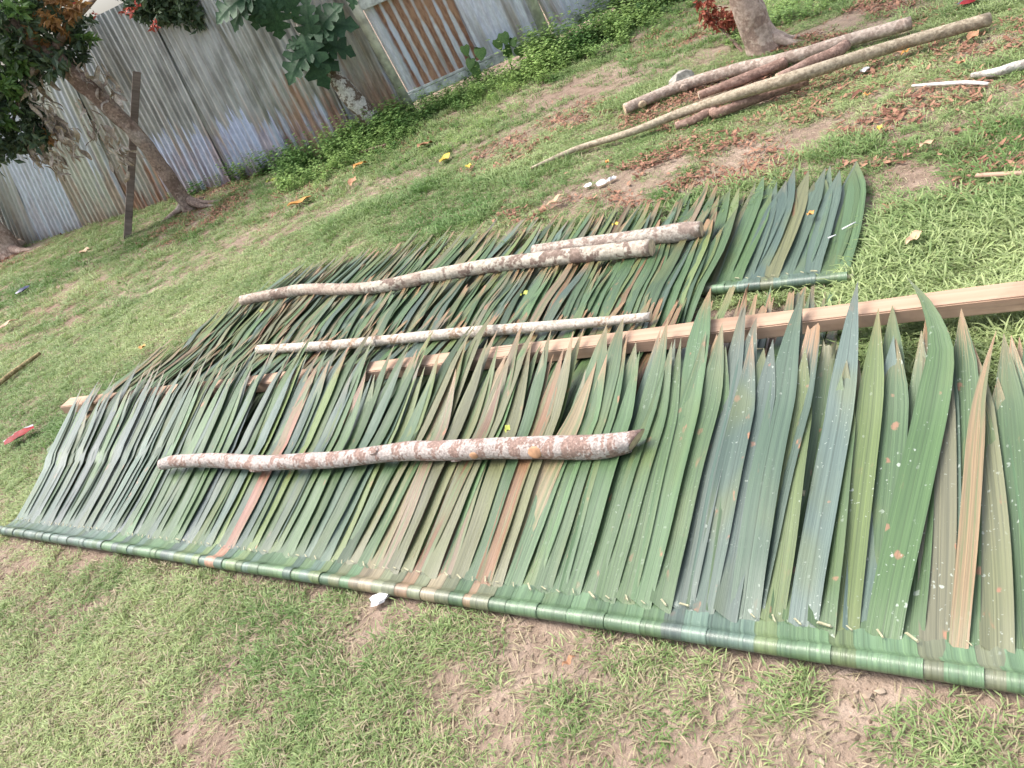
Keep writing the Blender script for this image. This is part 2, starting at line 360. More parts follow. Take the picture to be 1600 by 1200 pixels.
def build_gate():
    root = empty('sheet_metal_gate', (GA[0], GA[1], 0), 'framed gate panel with red rust stripes and pale sheets between grey posts', 'gate')
    d = (GB-GA)/np.linalg.norm(GB-GA); nr = np.array([d[1], -d[0]])
    L = np.linalg.norm(GB-GA); sh = find_shear((GA[0]+d[0]*.8, GA[1]+d[1]*.8, .5), d, 26)
    def at(s, z, off=0.): return np.array([GA[0]+d[0]*(s+sh*z)+nr[0]*off, GA[1]+d[1]*(s+sh*z)+nr[1]*off, z])
    o3 = np.array([GA[0], GA[1], 0])
    cut = .98
    for k, (a, b_, c, mt, al, ru) in enumerate(((.07, cut+.04, (.66, .70, .73), M_IRONR, .08, .3), (cut, L-.05, (.70, .75, .85), M_IRON, .10, .12))):
        p = at(a, .2, -.02+.02*k); q = at(b_, .2, -.02+.02*k)
        m, pp = corr_sheet(p, q, .2, 2.3, sh, .105, .012, mt)
        o = obj('sheet', m, root, (pp[0]-o3[0], pp[1]-o3[1], 0)); o.color = (*c, 1); o['algae'] = al; o['line'] = 1.; o['rust'] = ru
    for nm, z, wd in (('bottom_rail', .16, .085), ('top_rail', 1.18, .1)):
        bar(nm, at(.05, z, .03), at(L-.02, z, .03), .045, wd, M_RAIL, root)
        bar('rail_strip', at(.05, z+wd/2+.018, .036), at(L-.02, z+wd/2+.018, .036), .03, .026, M_RAIL, root)
    obj('gate_post', tube([at(.0, -.05, .05)-o3, at(.0, 2.5, .05)-o3], [.052, .052], 14, M_PIPE), root)
    obj('gate_post', tube([at(L, -.05, .05)-o3, at(L, 2.5, .05)-o3], [.06, .06], 14, M_PIPE), root)
    # the fence beyond the gate
    r2 = empty('pale_metal_fence', (GB[0], GB[1], 0), 'pale bluish corrugated fence beyond the gate with vines on its low rail', 'fence')
    d2 = (GC-GB)/np.linalg.norm(GC-GB); n2 = np.array([d2[1], -d2[0]]); L2 = np.linalg.norm(GC-GB); s2 = find_shear((2.6, 9.5, .4), d2, 25)
    o4 = np.array([GB[0], GB[1], 0])
    a = .1
    for k in range(3):
        e = min(a+.88, L2); p = GB+d2*a+n2*.015*(k % 2); q = GB+d2*(e+.05)+n2*.015*(k % 2)
        m, pp = corr_sheet(p, q, .2, 2.2+.05*k, s2, .105, .011, M_IRON)
        o = obj('sheet', m, r2, (pp[0]-o4[0], pp[1]-o4[1], 0)); o.color = (.68, .74, .86, 1); o['algae'] = .15; o['line'] = .9; o['rust'] = .3
        a = e
    bar('bottom_rail', np.append(GB+d2*.06+n2*.04, .17), np.append(GC+n2*.04, .17), .045, .09, M_RAIL, r2)
build_gate()

# ------------------------------------------------------------------ thatch panels
PAL = dict(green=(.066, .128, .050), deep=(.038, .080, .033), blue=(.066, .112, .084), grey=(.082, .116, .102), lime=(.112, .160, .050),
           olive=(.135, .140, .072), tan=(.215, .160, .092), brown=(.175, .092, .045), red=(.27, .118, .072), straw=(.29, .22, .125))
def leaf_mesh(L, W, zf, nseg=10, tilt=.1, fold=.15, bend=0., blunt=0., curl=0., twist=0., rng=random, basew=.86, pt=.55, notch=True):
    cols = (0., .25, .5, .75, 1.); v = []; uv = []; ph = rng.uniform(0, 9)
    for i in range(nseg+1):
        t = (i/nseg)**.92; t = i/nseg
        tap = 1-max(0, (t-pt)/(1-pt))**1.35*(1-blunt)
        wd = W*(basew+(1-basew)*math.sin(min(t/.4, 1)*math.pi/2))*tap
        wd = max(wd, .0012)
        sway = bend*t*t + .0025*math.sin(t*5+ph)
        tw = tilt*(1-.3*t)*min(1, .12+t*7) + twist*t*t
        for c in cols:
            x = (c-.5)*wd; y = L*t
            if i == nseg and blunt > .1: y += rng.uniform(-.035, .03)
            if i == 0 and notch: y += (-.034*c)+.010           # the fold pulls one corner to the spine
            z = zf(t) + math.tan(tw)*x + fold*(abs(c-.5)*2)**1.5*wd*.5*(.6+.4*math.sin(t*5+ph)) + curl*max(0, t-.7)**2
            if i == 0: z -= .010*c*c+.002
            v.append((x+sway, y, z)); uv.append((c, t))
    n = len(cols)
    f = [(i*n+k, i*n+k+1, (i+1)*n+k+1, (i+1)*n+k) for i in range(nseg) for k in range(n-1)]
    return mesh('leaf', v, f, uv, M_LEAF)
def put_leaf(root, u, n, phi, me, col, dry, alpha=0., z=0.):
    """base at (u,n) on the panel; phi turns the leaf from N towards -U"""
    o = obj('leaf', me, root)
    dirv = N*math.cos(phi) - U*math.sin(phi); xv = np.cross(dirv, [0, 0, 1])
    m = Matrix(((xv[0], dirv[0], 0, 0), (xv[1], dirv[1], 0, 0), (0, 0, 1, 0), (0, 0, 0, 1)))
    p = un(u, n, z); m.translation = Vector(p)-root.location
    o.matrix_basis = m; k = random.uniform(.74, 1.22) if u < -1.2 else random.uniform(.84, 1.12); o.color = (col[0]*k, col[1]*k*random.uniform(.96, 1.05), col[2]*k*random.uniform(.9, 1.1), alpha); o['dry'] = dry; o['patch'] = random.uniform(.5, 1.) if col[0] > col[1] else 0.
    return o
def pl(kn):
    X = [k[0] for k in kn]; Z = [k[1] for k in kn]
    return lambda n: float(np.interp(n, X, Z))
# wrap of one leaf round the spine stick: open roll and the band that runs to the stitch line
def wrap_mesh(wd, r, back):
    v = []; uv = []; prof = []
    for k in range(13):
        a = rad(-150+k*22.5)                  # from underneath, over the near side, to the top/back
        prof.append((-math.cos(rad(180)-a)*0 + -math.sin(a+math.pi/2)*0, 0))
    prof = []
    for k in range(12):
        a = rad(-100 + k*250/11)              # angle measured from the near side (0 = towards viewer), up positive
        prof.append((-r*math.cos(a), r+r*math.sin(a)))
    prof += [(r*.9+.006, r*1.05), (back*.7, r*.62), (back+.03, r*.42)]
    L = len(prof)
    for i, (x, dz) in enumerate(((-wd/2, -.0004), (-wd*.1, .0001), (wd/2, .0004))):
        for j, (y, z) in enumerate(prof):
            rr = 1+dz/r
            sk = .0 if j < 12 else -.018*(j-11)/3
            v.append((x+sk, y*rr if j < 12 else y, (z-r)*rr+r if j < 12 else z+dz)); uv.append((.2+.3*i, .15+.5*j/L))
    f = [(i*L+j, (i+1)*L+j, (i+1)*L+j+1, i*L+j+1) for i in range(2) for j in range(L-1)]
    return mesh('leaf_wrap', v, f, uv, M_LEAF)
STITCH = mesh('stitch', [(-.011, .006, 0), (.010, -.008, 0), (.012, -.005, .0), (-.009, .009, .0), (-.008, .004, .0035), (.008, -.007, .003), (.010, -.004, .003), (-.006, .007, .0035)],
              [(0, 1, 5, 4), (1, 2, 6, 5), (2, 3, 7, 6), (3, 0, 4, 7), (4, 5, 6, 7)], None, M_STITCH, False)
AX = Matrix(((U[0], N[0], 0, 0), (U[1], N[1], 0, 0), (0, 0, 1, 0), (0, 0, 0, 1)))
def pick(ws):
    r = random.uniform(0, sum(w_ for _, w_ in ws))
    for c, w_ in ws:
        r -= w_
        if r <= 0: return c
    return ws[-1][0]
def panel(label, u0, u1, nb, tipf, phif, zk, widthf, spacef, colf, wraps=None, zbase=0., dry=.5, blunt=.3, r=.019, nseg=9, alphaf=lambda u: 0., curl=.25, lenj=.07, slant=0., ptr=(.5, .75), phij=.05):
    root = empty('thatch_panel', un((u0+u1)/2, nb, 0), label, 'thatch panel', 'palm leaf thatch panels')
    obj('spine_stick', tube([un(max(u0-.02, -3.9), nb-.02, r+zbase)-np.array(root.location), un(u1+.02, nb-.02, r+zbase)-np.array(root.location)], [r*.62, r*.62], 8, M_STITCH), root)
    for layer in (0, 1):
        u = u0+.01+(0 if layer else .03)
        while u < u1-.01:
            sp = spacef(u); W = widthf(u)*random.uniform(.85, 1.18); phi = phif(u)+random.gauss(0, phij)*(1 if u < -1.1 else .4)
            nt = tipf(u)+random.gauss(0, lenj)-(.03 if not layer else 0)
            n0 = nb+.050; L = (nt-n0)/math.cos(phi); zz = zk(u)
            dz = (-.007 if not layer else 0)+random.uniform(-.003, .004); tipdz = random.uniform(-.004, .014)
            tidy = nb > 2.5 and u > -.97
            bl = random.uniform(.15, .6) if random.random() < blunt and not tidy else 0.
            cph = math.cos(phi)
            me = leaf_mesh(L, W, lambda t: zz(n0+L*t*cph)+dz+tipdz*t, nseg, tilt=random.uniform(.06, .26) if layer else random.uniform(-.1, .12),
                           fold=random.uniform(.04, .30), bend=random.gauss(0, .02)+slant*L*.0, blunt=bl, curl=random.uniform(min(.0, curl), max(curl, 0)), twist=random.uniform(-.15, .25), pt=random.uniform(*ptr), basew=min(.95, sp*1.12/W) if wraps else .86)
            col = PAL[colf(u, layer)]; g_ = sum(col)/3; col = tuple(.86*c_+.14*g_ for c_ in col)
            put_leaf(root, u, n0, phi, me, col, (.2*random.random() if tidy else random.random()*dry*2 if random.random() < .8 else 1.), alphaf(u), zbase)
            if layer and wraps and wraps[0] <= u <= wraps[1]:
                wm = wrap_mesh(sp*random.uniform(1.08, 1.3), r*random.uniform(.96, 1.06), .055)
                o = obj('leaf_wrap', wm, root); m = AX.copy(); m.translation = Vector(un(u, nb-.02, zbase+.001))-root.location; o.matrix_basis = m
                k = random.uniform(1.0, 1.75); gm = PAL['grey']; col = [.72*c_+.28*g_ for c_, g_ in zip(col, gm)]; o.color = (col[0]*k, col[1]*k, col[2]*k, alphaf(u)*.3); o['dry'] = .1; o['patch'] = 0.  # wrap colour raised and greyed: the roll's pale sky sheen is painted in
                if random.random() < .12: u += sp*random.uniform(.85, 1.15); continue
                s = obj('stitch', STITCH, root); m = AX @ Matrix.Rotation(random.uniform(-.5, .5), 4, 'Z'); k = random.uniform(.55, 1.3)*(sp/.05)
                m = m @ Matrix.Scale(k, 4); m.translation = Vector(un(u+.008, nb+.054+random.uniform(-.004, .004), zz(nb+.06)+.006+zbase))-root.location
                s.matrix_basis = m
            u += sp*random.uniform(.85, 1.15)
    if not wraps:
        obj('rolled_leaf_edge', tube([un(max(u0, -3.8), nb-.02, r+zbase)-np.array(root.location), un(u1, nb-.02, r+zbase)-np.array(root.location)], [r, r], 12, M_LEAF), root).color = (*PAL['deep'], 0)
    return root
lerp = lambda x, a, b, va, vb: va+(vb-va)*min(1, max(0, (x-a)/(b-a)))
mixback = [('green', 5), ('deep', 2), ('blue', 3), ('lime', 1.5), ('olive', 1.5), ('tan', .6), ('brown', .45), ('red', .2)]
# farthest panel: its spine shows only at the open end
zA = pl([(2.6, .014), (2.8, .010), (3.2, .014), (3.5, .022), (3.7, .03)])
panel('farthest thatch panel, its dark spine showing at the open end on the grass', -4.12, -.435, 2.63, lambda u: lerp(u, -4.2, -3.3, 3.38, 3.5) if u < -2 else lerp(u, -1.3, -.8, 3.5, 3.56), lambda u: lerp(u, -4.1, -2.2, -.10, .0),
      lambda u: zA, lambda u: lerp(u, -1.3, -.7, .042, .088), lambda u: lerp(u, -1.3, -.7, .034, .048), lambda u, l: pick(mixback if u < -.95 else [('green', 5), ('blue', 5), ('deep', 1), ('brown', .5), ('olive', .6)]), wraps=(-1.05, -.4), dry=.5, blunt=.3, phij=.04)
zB = pl([(2.0, .015), (2.3, .02), (2.48, .048), (2.6, .058), (2.75, .050), (3.0, .045), (3.3, .05)])
panel('thatch panel second from the back, lying under the crooked mottled log', -3.98, -.97, 2.0, lambda u: lerp(u, -1.5, -1.05, 2.96, 3.25), lambda u: lerp(u, -3.9, -1.2, .26, .02),
      lambda u: zB, lambda u: lerp(u, -1.5, -1., .044, .075), lambda u: .033, lambda u, l: pick(mixback), dry=.7, blunt=.45, lenj=.09, phij=.05)
zC1 = pl([(1.5, .015), (1.8, .025), (1.93, .055), (2.05, .060), (2.3, .048), (2.5, .050), (2.7, .055)])
zC2 = pl([(1.5, .015), (2.3, .016), (2.5, .03), (2.6, .055), (2.7, .06)])
def colC(u, l):
    if -1.2 < u < -.72 and random.random() < .45: return pick([('brown', 3), ('tan', 3), ('straw', 1), ('red', .8)])
    return pick([('green', 5), ('blue', 2.5), ('lime', 2), ('olive', 2), ('tan', 1), ('brown', .8)])
panel('ragged thatch panel with browned tips beneath the thin white pole and beam', -4.28, -.44, 1.52, lambda u: 2.47, lambda u: lerp(u, -3.7, -.5, .04, .0),
      lambda u: zC1 if u < -.97 else zC2, lambda u: .046, lambda u: .036, colC, dry=.9, blunt=.6, lenj=.085, phij=.05, curl=.05)
# nearest panel
BZ = .092; BA, BB = gp(106, 634, BZ), gp(1600, 463, BZ)
def beam_n(u):
    ua, ub = BA@U, BB@U; return BA@N+(u-ua)/(ub-ua)*(BB@N-BA@N)
def zF(u):
    bn = beam_n(u)
    ph = .45*max(0, min(1, (-1.8-u)/2)); bn -= ph*.09
    if u < -.44: return pl([(1.05, .012), (1.15, .014), (1.3, .030), (1.42, .048), (1.52, .058), (1.62, .062), (bn-.42, .066), (bn-.075, .128), (bn+.06, .136), (bn+.3, .15 if u < -2.5 else .12)])
    return pl([(1.05, .012), (1.3, .018), (1.75, .04), (bn-.42, .055), (bn-.075, .128), (bn+.06, .134), (bn+.3, .12)])
def colF(u, l):
    r = random.random()
    if u < -3.0: return pick([('grey', 6), ('blue', 4), ('deep', .5)]) if l else pick([('deep', 3), ('green', 2)])
    if u < -2.3: return pick([('grey', 2), ('blue', 4), ('green', 5), ('lime', .7), ('red', .35)])
    if u < -1.75: return pick([('blue', 3.5), ('green', 5), ('lime', 1.2), ('deep', 1.2), ('red', .6)])
    if u < -1.1: return pick([('olive', 4), ('tan', 2.6), ('green', 2.6), ('lime', 1.), ('red', .9), ('brown', .7)])
    if u < -.45: return pick([('green', 6), ('blue', 3), ('grey', .5)])
    return pick([('green', 7), ('blue', 2.), ('lime', .6), ('olive', .6), ('tan', .15)])
FRONT = panel('nearest thatch panel, broad spotted leaves stitched along its full rolled spine', -3.81, .85, 1.05, lambda u: beam_n(u)-.16+random.uniform(-.06, .03) if u > -.45 else beam_n(u)+float(np.interp(u, (-3.9, -3.2, -2.5, -2., -1.5, -1.1, -.5), (.02, .10, .10, .03, .0, -.07, -.11)))+random.uniform(-.05, .03)+(0 if random.random() < .8 else random.uniform(.05, .15)), lambda u: lerp(u, -3.81, -2.1, .52, .2) if u < -2.1 else lerp(u, -2.1, -.1, .17, .0),
      zF, lambda u: lerp(u, -3.0, -.6, .040, .070), lambda u: lerp(u, -3.0, -.6, .033, .052), colF, wraps=(-3.9, 1.), dry=.25, blunt=.06, nseg=16,
      alphaf=lambda u: lerp(u, -1.25, -.3, 0., 1.), curl=.35, lenj=.075, ptr=(.6, .78), phij=.028)
# the three long leaves that reach over the beam
for (u, ln, W, ph, bend, c, al) in ((-.50, 1.20, .082, .03, .02, 'blue', .6), (-.37, 1.22, .074, -.01, .0, 'grey', 1.), (-.21, 1.21, .082, -.10, -.13, 'green', 1.), (-.075, .95, .040, -.06, .03, 'tan', .1)):
    zz = zF(u); n0 = 1.095
    me = leaf_mesh(ln, W, lambda t: zz(n0+ln*t)+.014*min(1, t*9)+.010*t, 20, .12, .1, 0, curl=.15, pt=.62)
    for vv in me.vertices: vv.co.x += bend*max(0, (vv.co.y/ln-.72)/.28)**1.6
    o_ = put_leaf(FRONT, u, n0, ph, me, PAL[c], .15 if al > .2 else .9, al)
    o_['label'] = {'blue': 'long green leaf reaching over the beam', 'grey': 'long grey green spotted leaf with its tip on the beam', 'green': 'long broad leaf with its tip bent sideways over the beam', 'tan': 'narrow dry tan brown leaf'}[c]

# ------------------------------------------------------------------ logs, poles, beam
def log(name, label, cat, pts, mat, group=None, ends=(True, True), cutmat=None, rough=.07, nv=16, sub=8, seed=0, knots=(), slantend=0.):
    P = [gp(x, y, z) for x, y, z, r in pts]; R = [r for *_, r in pts]
    o3 = P[0]*1; o3[2] = 0
    m = tube([p-o3 for p in P], R, nv, mat, rough, seed, True, sub)
    if slantend:                            # the axe cut at the far end runs out to a point
        vs = m.vertices; n = len(vs); d = (P[-1]-P[-2]); d /= np.linalg.norm(d)
        for k in range(nv):
            vv = vs[n-nv+k]; rel = np.array(vv.co)+o3-P[-1]; h = (rel@(N*.8+np.array([0, 0, .6])))/R[-1]; vv.co += Vector(d*slantend*(h+.3))
    o = obj(name, m, None, o3); tag(o, label, cat, group)
    cutmat = cutmat or M_CUT
    for e, on in zip((0, 1), ends):
        if not on: continue
        n = len(m.vertices); ring = range(nv) if e == 0 else range(n-nv, n)
        pts_ = [np.array(m.vertices[k].co) for k in ring]; c = sum(pts_)/nv
        d = (P[0]-P[1]) if e == 0 else (P[-1]-P[-2]); d = d/np.linalg.norm(d)
        v = [c+d*.004]+[c+(q-c)*.55+d*.0035 for q in pts_]+[c+(q-c)*.97+d*.0015 for q in pts_]
        f = [(0, 1+k, 1+(k+1) % nv) for k in range(nv)]+[(1+k, 1+nv+k, 1+nv+(k+1) % nv, 1+(k+1) % nv) for k in range(nv)]
        obj('cut_end', mesh('cut_end', v, f, None, cutmat, False), o)
    for (t, an, s, km) in knots:            # sawn-off side branches
        i = min(int(t*(len(P)-1)), len(P)-2); ft = t*(len(P)-1)-i; c = P[i]*(1-ft)+P[i+1]*ft; r = R[i]*(1-ft)+R[i+1]*ft
        d = P[i+1]-P[i]; d /= np.linalg.norm(d); side = np.cross(d, [0, 0, 1.]); side /= np.linalg.norm(side)
        nrm = side*math.cos(an)+np.array([0, 0, 1])*math.sin(an); a2 = np.cross(nrm, d)
        v = []
        for (hh, rr) in ((-.014, 1.2), (.0015, 1.05), (.0035, .92), (.0036, 0.02)):
            for k in range(10):
                q = 2*math.pi*k/10; v.append(c-o3+nrm*(r+hh)+(d*1.25*math.cos(q)+a2*math.sin(q))*s*rr)
        f = [(j*10+k, j*10+(k+1) % 10, (j+1)*10+(k+1) % 10, (j+1)*10+k) for j in range(3) for k in range(10)]
        obj('knot', mesh('knot', v, f, None, km), o)
    return o
M_B1 = mat_bark('mottled_bark', (.48, .44, .37), (.235, .175, .145), 9., .46, .5, (.38, .3, .25))
M_B2 = mat_bark('white_pole_bark', (.55, .50, .44), (.37, .27, .2), 12., .40, .45, None)
M_B3 = mat_bark('flaking_reddish_bark', (.50, .445, .42), (.34, .24, .205), 19., .47, 1.0, None, bump=.9)
M_B4 = mat_bark('grey_brown_bark', (.48, .40, .34), (.38, .30, .25), 8., .5, .2, None)
M_B5 = mat_bark('pale_pole_bark', (.42, .36, .27), (.33, .275, .2), 9., .46, .25, None)
M_B6 = mat_bark('reddish_bark', (.36, .245, .2), (.27, .175, .14), 9., .5, .3, None)
z1 = .052
log('log', 'longest crooked mottled log lying across the farther thatch panels', 'log',
    [(378, 469, z1+.034, .031), (430, 460, z1+.034, .032), (480, 452, z1+.034, .034), (540, 452, z1+.034, .033), (600, 447, z1+.034, .034), (680, 430, z1+.036, .036), (780, 413, z1+.037, .038), (860, 404, z1+.038, .039), (940, 395, z1+.038, .038), (1018, 387, z1+.038, .039)], M_B1, seed=3, rough=.06)
log('log', 'short grey log with pale chopped end, lying behind the crooked mottled log', 'log',
    [(835, 394, z1+.03, .036), (920, 382, z1+.032, .039), (1010, 371, z1+.032, .040), (1065, 363, z1+.032, .042), (1096, 358, z1+.032, .034)], mat_bark('lichen_bark', (.44, .40, .35), (.30, .235, .2), 10., .48, .3), seed=5, rough=.06)
log('pole', 'thin straight whitish pole lying on the thatch between log and beam', 'pole',
    [(404, 546, .085, .024), (500, 541, .085, .024), (582, 534, .085, .025), (590, 533, .085, .028), (600, 532, .085, .024), (700, 522, .085, .024), (800, 514, .085, .023), (900, 506, .085, .021), (1017, 495, .085, .018)], M_B2, seed=8, rough=.05)
log('log', 'knobbly reddish white log with sawn knots on the nearest thatch panel', 'log',
    [(252, 726, .095, .0236), (275, 722, .095, .0282), (330, 719, .098, .0273), (385, 722, .098, .0300), (410, 724, .098, .0318), (440, 723, .098, .0291), (520, 718, .098, .0309), (620, 707, .1, .0336), (720, 703, .1, .0345), (820, 700, .1, .0364), (900, 699, .1, .0373), (950, 697, .1, .0364), (988, 690, .1, .0309)],
    M_B3, seed=11, rough=.1, cutmat=M_CUT, slantend=.032, knots=((.775, .30, .0185, M_CUTR), (.69, .1, .012, M_CUTR), (.30, -.9, .02, M_B3), (.66, -1.0, .016, M_B3), (.56, 1.2, .016, M_B3)))
gl = 'logs and poles piled by the tree'
log('log', 'thick straight grey brown log resting against the foot of the tree', 'log',
    [(976, 170, .045, 0.0378), (1060, 136, .045, 0.0404), (1150, 109, .045, 0.0421), (1235, 90, .05, 0.0430), (1330, 62, .055, 0.0421), (1424, 36, .055, 0.0413)], M_B4, gl, seed=14, rough=.04, knots=((.06, -.3, .022, M_CUT), (.22, -.2, .022, M_B4)))
log('log', 'short thin log with a white splintered end, between the thick log and the long pole', 'log',
    [(1092, 149, .03, .026), (1150, 128, .035, .034), (1190, 112, .04, .036), (1228, 97, .045, .036)], M_B6, gl, seed=16, cutmat=mat_plain('fresh_cut', (.7, .62, .48), .8, .15, 40.))
log('pole', 'longest pale tapering pole, lying across the log pile', 'pole',
    [(830, 263, .02, 0.0103), (900, 233, .03, 0.0189), (985, 207, .05, 0.0241), (1060, 178, .07, 0.0292), (1150, 148, .10, 0.0344), (1240, 121, .11, 0.0378), (1330, 92, .09, 0.0361), (1430, 62, .07, 0.0361), (1546, 30, .05, 0.0370)], M_B5, gl, seed=18, rough=.04)
log('log', 'reddish crooked log with a split joint, lowest under the long pale pole', 'log',
    [(1056, 197, .028, 0.0229), (1085, 187, .032, 0.0282), (1112, 173, .04, 0.0352), (1122, 176, .035, 0.0317), (1170, 158, .035, 0.0326), (1210, 143, .035, 0.0308), (1262, 126, .035, 0.0264)], M_B6, gl, seed=21, rough=.12)
log('log', 'bent forked stub of log lying beside the upper half of the thick log', 'log',
    [(1215, 122, .05, .03), (1270, 97, .055, .036), (1305, 82, .06, .038), (1322, 70, .065, .034)], M_B6, gl, seed=23)
def beam():
    h = .05
    a, b_ = BA, BB; d = b_-a; d /= np.linalg.norm(d); b_ = b_+d*.9
    root = bar('timber_beam', a, b_, .085, h, M_BEAM, None, .004)
    me = root.data; bm = bmesh.new(); bm.from_mesh(me)
    bmesh.ops.subdivide_edges(bm, edges=[e for e in bm.edges if e.calc_length() > 1.], cuts=40, use_grid_fill=True)
    for v in bm.verts: v.co.y += .004*math.sin(v.co.x*1.7)+.0016*math.sin(v.co.x*9); v.co.z += .0015*math.sin(v.co.x*7+v.co.y*40)
    bm.to_mesh(me); bm.free()
    tag(root, 'sawn pinkish brown timber beam lying under the leaf tips', 'timber beam')
beam()

# ------------------------------------------------------------------ trees and prop
def crown_mesh(centres, n, size, mat, seed, droop=.3, shape='oval', clump=0):
    rs = np.random.RandomState(seed); v = []; f = []
    tot = sum(c[3]**2 for c in centres)
    for cx, cy, cz, r, *sq in centres:
        sq = sq[0] if sq else 1.
        k = int(n*r*r/tot)
        tw = rs.normal(size=(max(3, k//14), 3)); tw /= np.linalg.norm(tw, axis=1)[:, None]; tw *= r*rs.uniform(.35, 1., (len(tw), 1))**.6
        for i in range(k):
            c = tw[rs.randint(len(tw))]+rs.normal(size=3)*r*.13; p = np.array([cx, cy, cz])+c*[1, 1, sq]
            s = size*rs.uniform(.6, 1.3)
            a = rs.normal(size=3); a[2] -= droop*1.5; a /= np.linalg.norm(a)
            b_ = np.cross(a, rs.normal(size=3)); b_ /= np.linalg.norm(b_); nn = np.cross(a, b_); bw = .38 if shape == 'oval' else .2
            j = len(v)
            v += [p, p+a*s*.45+b_*s*bw*.6+nn*s*.06, p+a*s-nn*s*.1, p+a*s*.45-b_*s*bw*.6+nn*s*.06]; f += [(j, j+1, j+2), (j, j+2, j+3)]
    return mesh('crown', v, f, None, mat, False)
def curled_strips(pts, n, size, mat, seed, hang=1.):
    """dry papery leaf pieces hanging from the points"""
    rs = np.random.RandomState(seed); v = []; f = []
    for i in range(n):
        p = np.array(pts[rs.randint(len(pts))])+rs.normal(size=3)*.07; L = size*rs.uniform(.6, 1.5); wd = L*rs.uniform(.06, .17)
        d = rs.normal(size=3)*.45; d[2] = -hang; d /= np.linalg.norm(d); b_ = np.cross(d, rs.normal(size=3)); b_ /= np.linalg.norm(b_); nn = np.cross(d, b_)
        j = len(v); m = 7; ph = rs.uniform(0, 6)
        for k in range(m):
            t = k/(m-1); wv = wd*math.sin(math.pi*(.12+.8*t)); c = p+d*L*t+nn*.16*L*math.sin(t*5+ph)
            v += [c-b_*wv+nn*wv*.6*math.sin(3*t+ph), c+nn*wv*.5, c+b_*wv-nn*wv*.4*math.sin(4*t+ph)]
        for k in range(m-1):
            for q in (0, 1): f.append((j+k*3+q, j+k*3+q+1, j+k*3+q+4, j+k*3+q+3))
    return mesh('dry_leaves', v, f, None, mat)
def roots(base, rs, n, r, L, mat, parent, o3):
    for k in range(n):
        a = rs.uniform(0, 6.28); d = np.array([math.cos(a), math.sin(a), 0]); p = np.array(base)
        obj('root', tube([p+[0, 0, .12]-o3, p+d*r*1.3+[0, 0, .05]-o3, p+d*(r+L*.5)+[0, 0, .012]-o3, p+d*(r+L)+[.03, .03, -.02]-o3], [r*.6, r*.42, r*.25, r*.1], 8, mat, .1, k, True, 4), parent)
M_T1 = mat_bark('brown_trunk_bark', (.33, .25, .205), (.21, .15, .12), 7., .5, .3, (.44, .385, .34), bump=1.)
M_T2 = mat_bark('white_patched_bark', (.55, .54, .50), (.16, .12, .09), 8., .52, .1, None, bump=.8)
M_T3 = mat_bark('pinkish_trunk_bark', (.50, .40, .335), (.38, .28, .23), 5., .5, .2, None, bump=1.)
M_DRY = mat_tint('dry_papery_leaf', (.24, .19, .155), (.52, .46, .40), .8, .15, 'OBJECT')
M_DARKLEAF = mat_tint('dark_foliage', (.045, .08, .046), (.10, .15, .08), .45, .2, 'OBJECT')
M_MIDLEAF = mat_tint('fresh_foliage', (.07, .15, .04), (.14, .25, .07), .5, .3, 'OBJECT')
M_ORANGE = mat_tint('orange_foliage', (.22, .11, .04), (.33, .19, .07), .6, .3, 'OBJECT')
M_REDF = mat_plain('red_petal', (.45, .10, .07), .6, .3, 60.)
rs = np.random.RandomState(5)
# leaning tree
b1 = gp(300, 326); Y1 = b1[1]
path = [yp(303, 334, Y1), yp(290, 318, Y1), yp(258, 268, Y1-.03), yp(215, 212, Y1-.06), yp(165, 162, Y1-.08), yp(120, 122, Y1-.1), yp(78, 86, Y1-.1), yp(30, 50, Y1-.08), yp(-30, 0, Y1)]
t1 = empty('leaning_tree', (b1[0], b1[1], 0), 'leaning brown tree hung with dry leaves, crossing in front of the prop', 'tree')
o3 = np.array(t1.location)
obj('trunk', tube([p-o3 for p in path], [.1, .076, .072, .076, .084, .092, .092, .08, .065], 16, M_T1, .13, 2, True, 6), t1)
roots(b1, rs, 5, .09, .35, M_T1, t1, o3)
def yc(x, y, Y, r, sq=1.): p = yp(x, y, Y); return (p[0]-o3[0], p[1]-o3[1], p[2]-o3[2], r, sq)
obj('branch', tube([path[6]-o3, yp(110, 40, Y1)-o3, yp(150, -5, Y1)-o3], [.05, .035, .02], 8, M_T1, .1, 4, True, 4), t1)
obj('branch', tube([path[6]-o3, yp(40, 130, Y1-.1)-o3, yp(20, 190, Y1-.1)-o3], [.04, .028, .012], 8, M_T1, .1, 6, True, 4), t1)
obj('crown', crown_mesh([yc(30, 40, Y1, .42), yc(85, 30, Y1+.1, .3), yc(20, 110, Y1, .26), yc(-60, 60, Y1, .5), yc(90, 95, Y1-.2, .18), yc(15, 200, Y1-.1, .34), yc(-40, 180, Y1-.1, .4), yc(60, 195, Y1-.1, .17), yc(120, 75, Y1, .15)], 5200, .105, M_DARKLEAF, 3), t1)
obj('bright_foliage', crown_mesh([yc(12, 85, Y1-.25, .16), yc(18, 130, Y1-.25, .13), yc(5, 180, Y1-.25, .1), yc(135, 55, Y1-.1, .06), yc(30, 18, Y1-.3, .12)], 420, .1, M_MIDLEAF, 4), t1)
obj('orange_foliage', crown_mesh([yc(88, 20, Y1-.2, .17), yc(60, 55, Y1-.2, .1), yc(75, 215, Y1-.2, .05), yc(115, 8, Y1-.2, .12)], 300, .09, M_ORANGE, 5), t1)
hp = [yp(x, y, Y1-.12)-o3 for x, y in ((35, 70), (45, 110), (55, 140), (62, 165), (75, 185), (88, 195), (95, 205), (100, 225), (50, 225), (60, 240), (75, 255))]
obj('dry_leaves', curled_strips(hp, 150, .14, M_DRY, 6), t1)
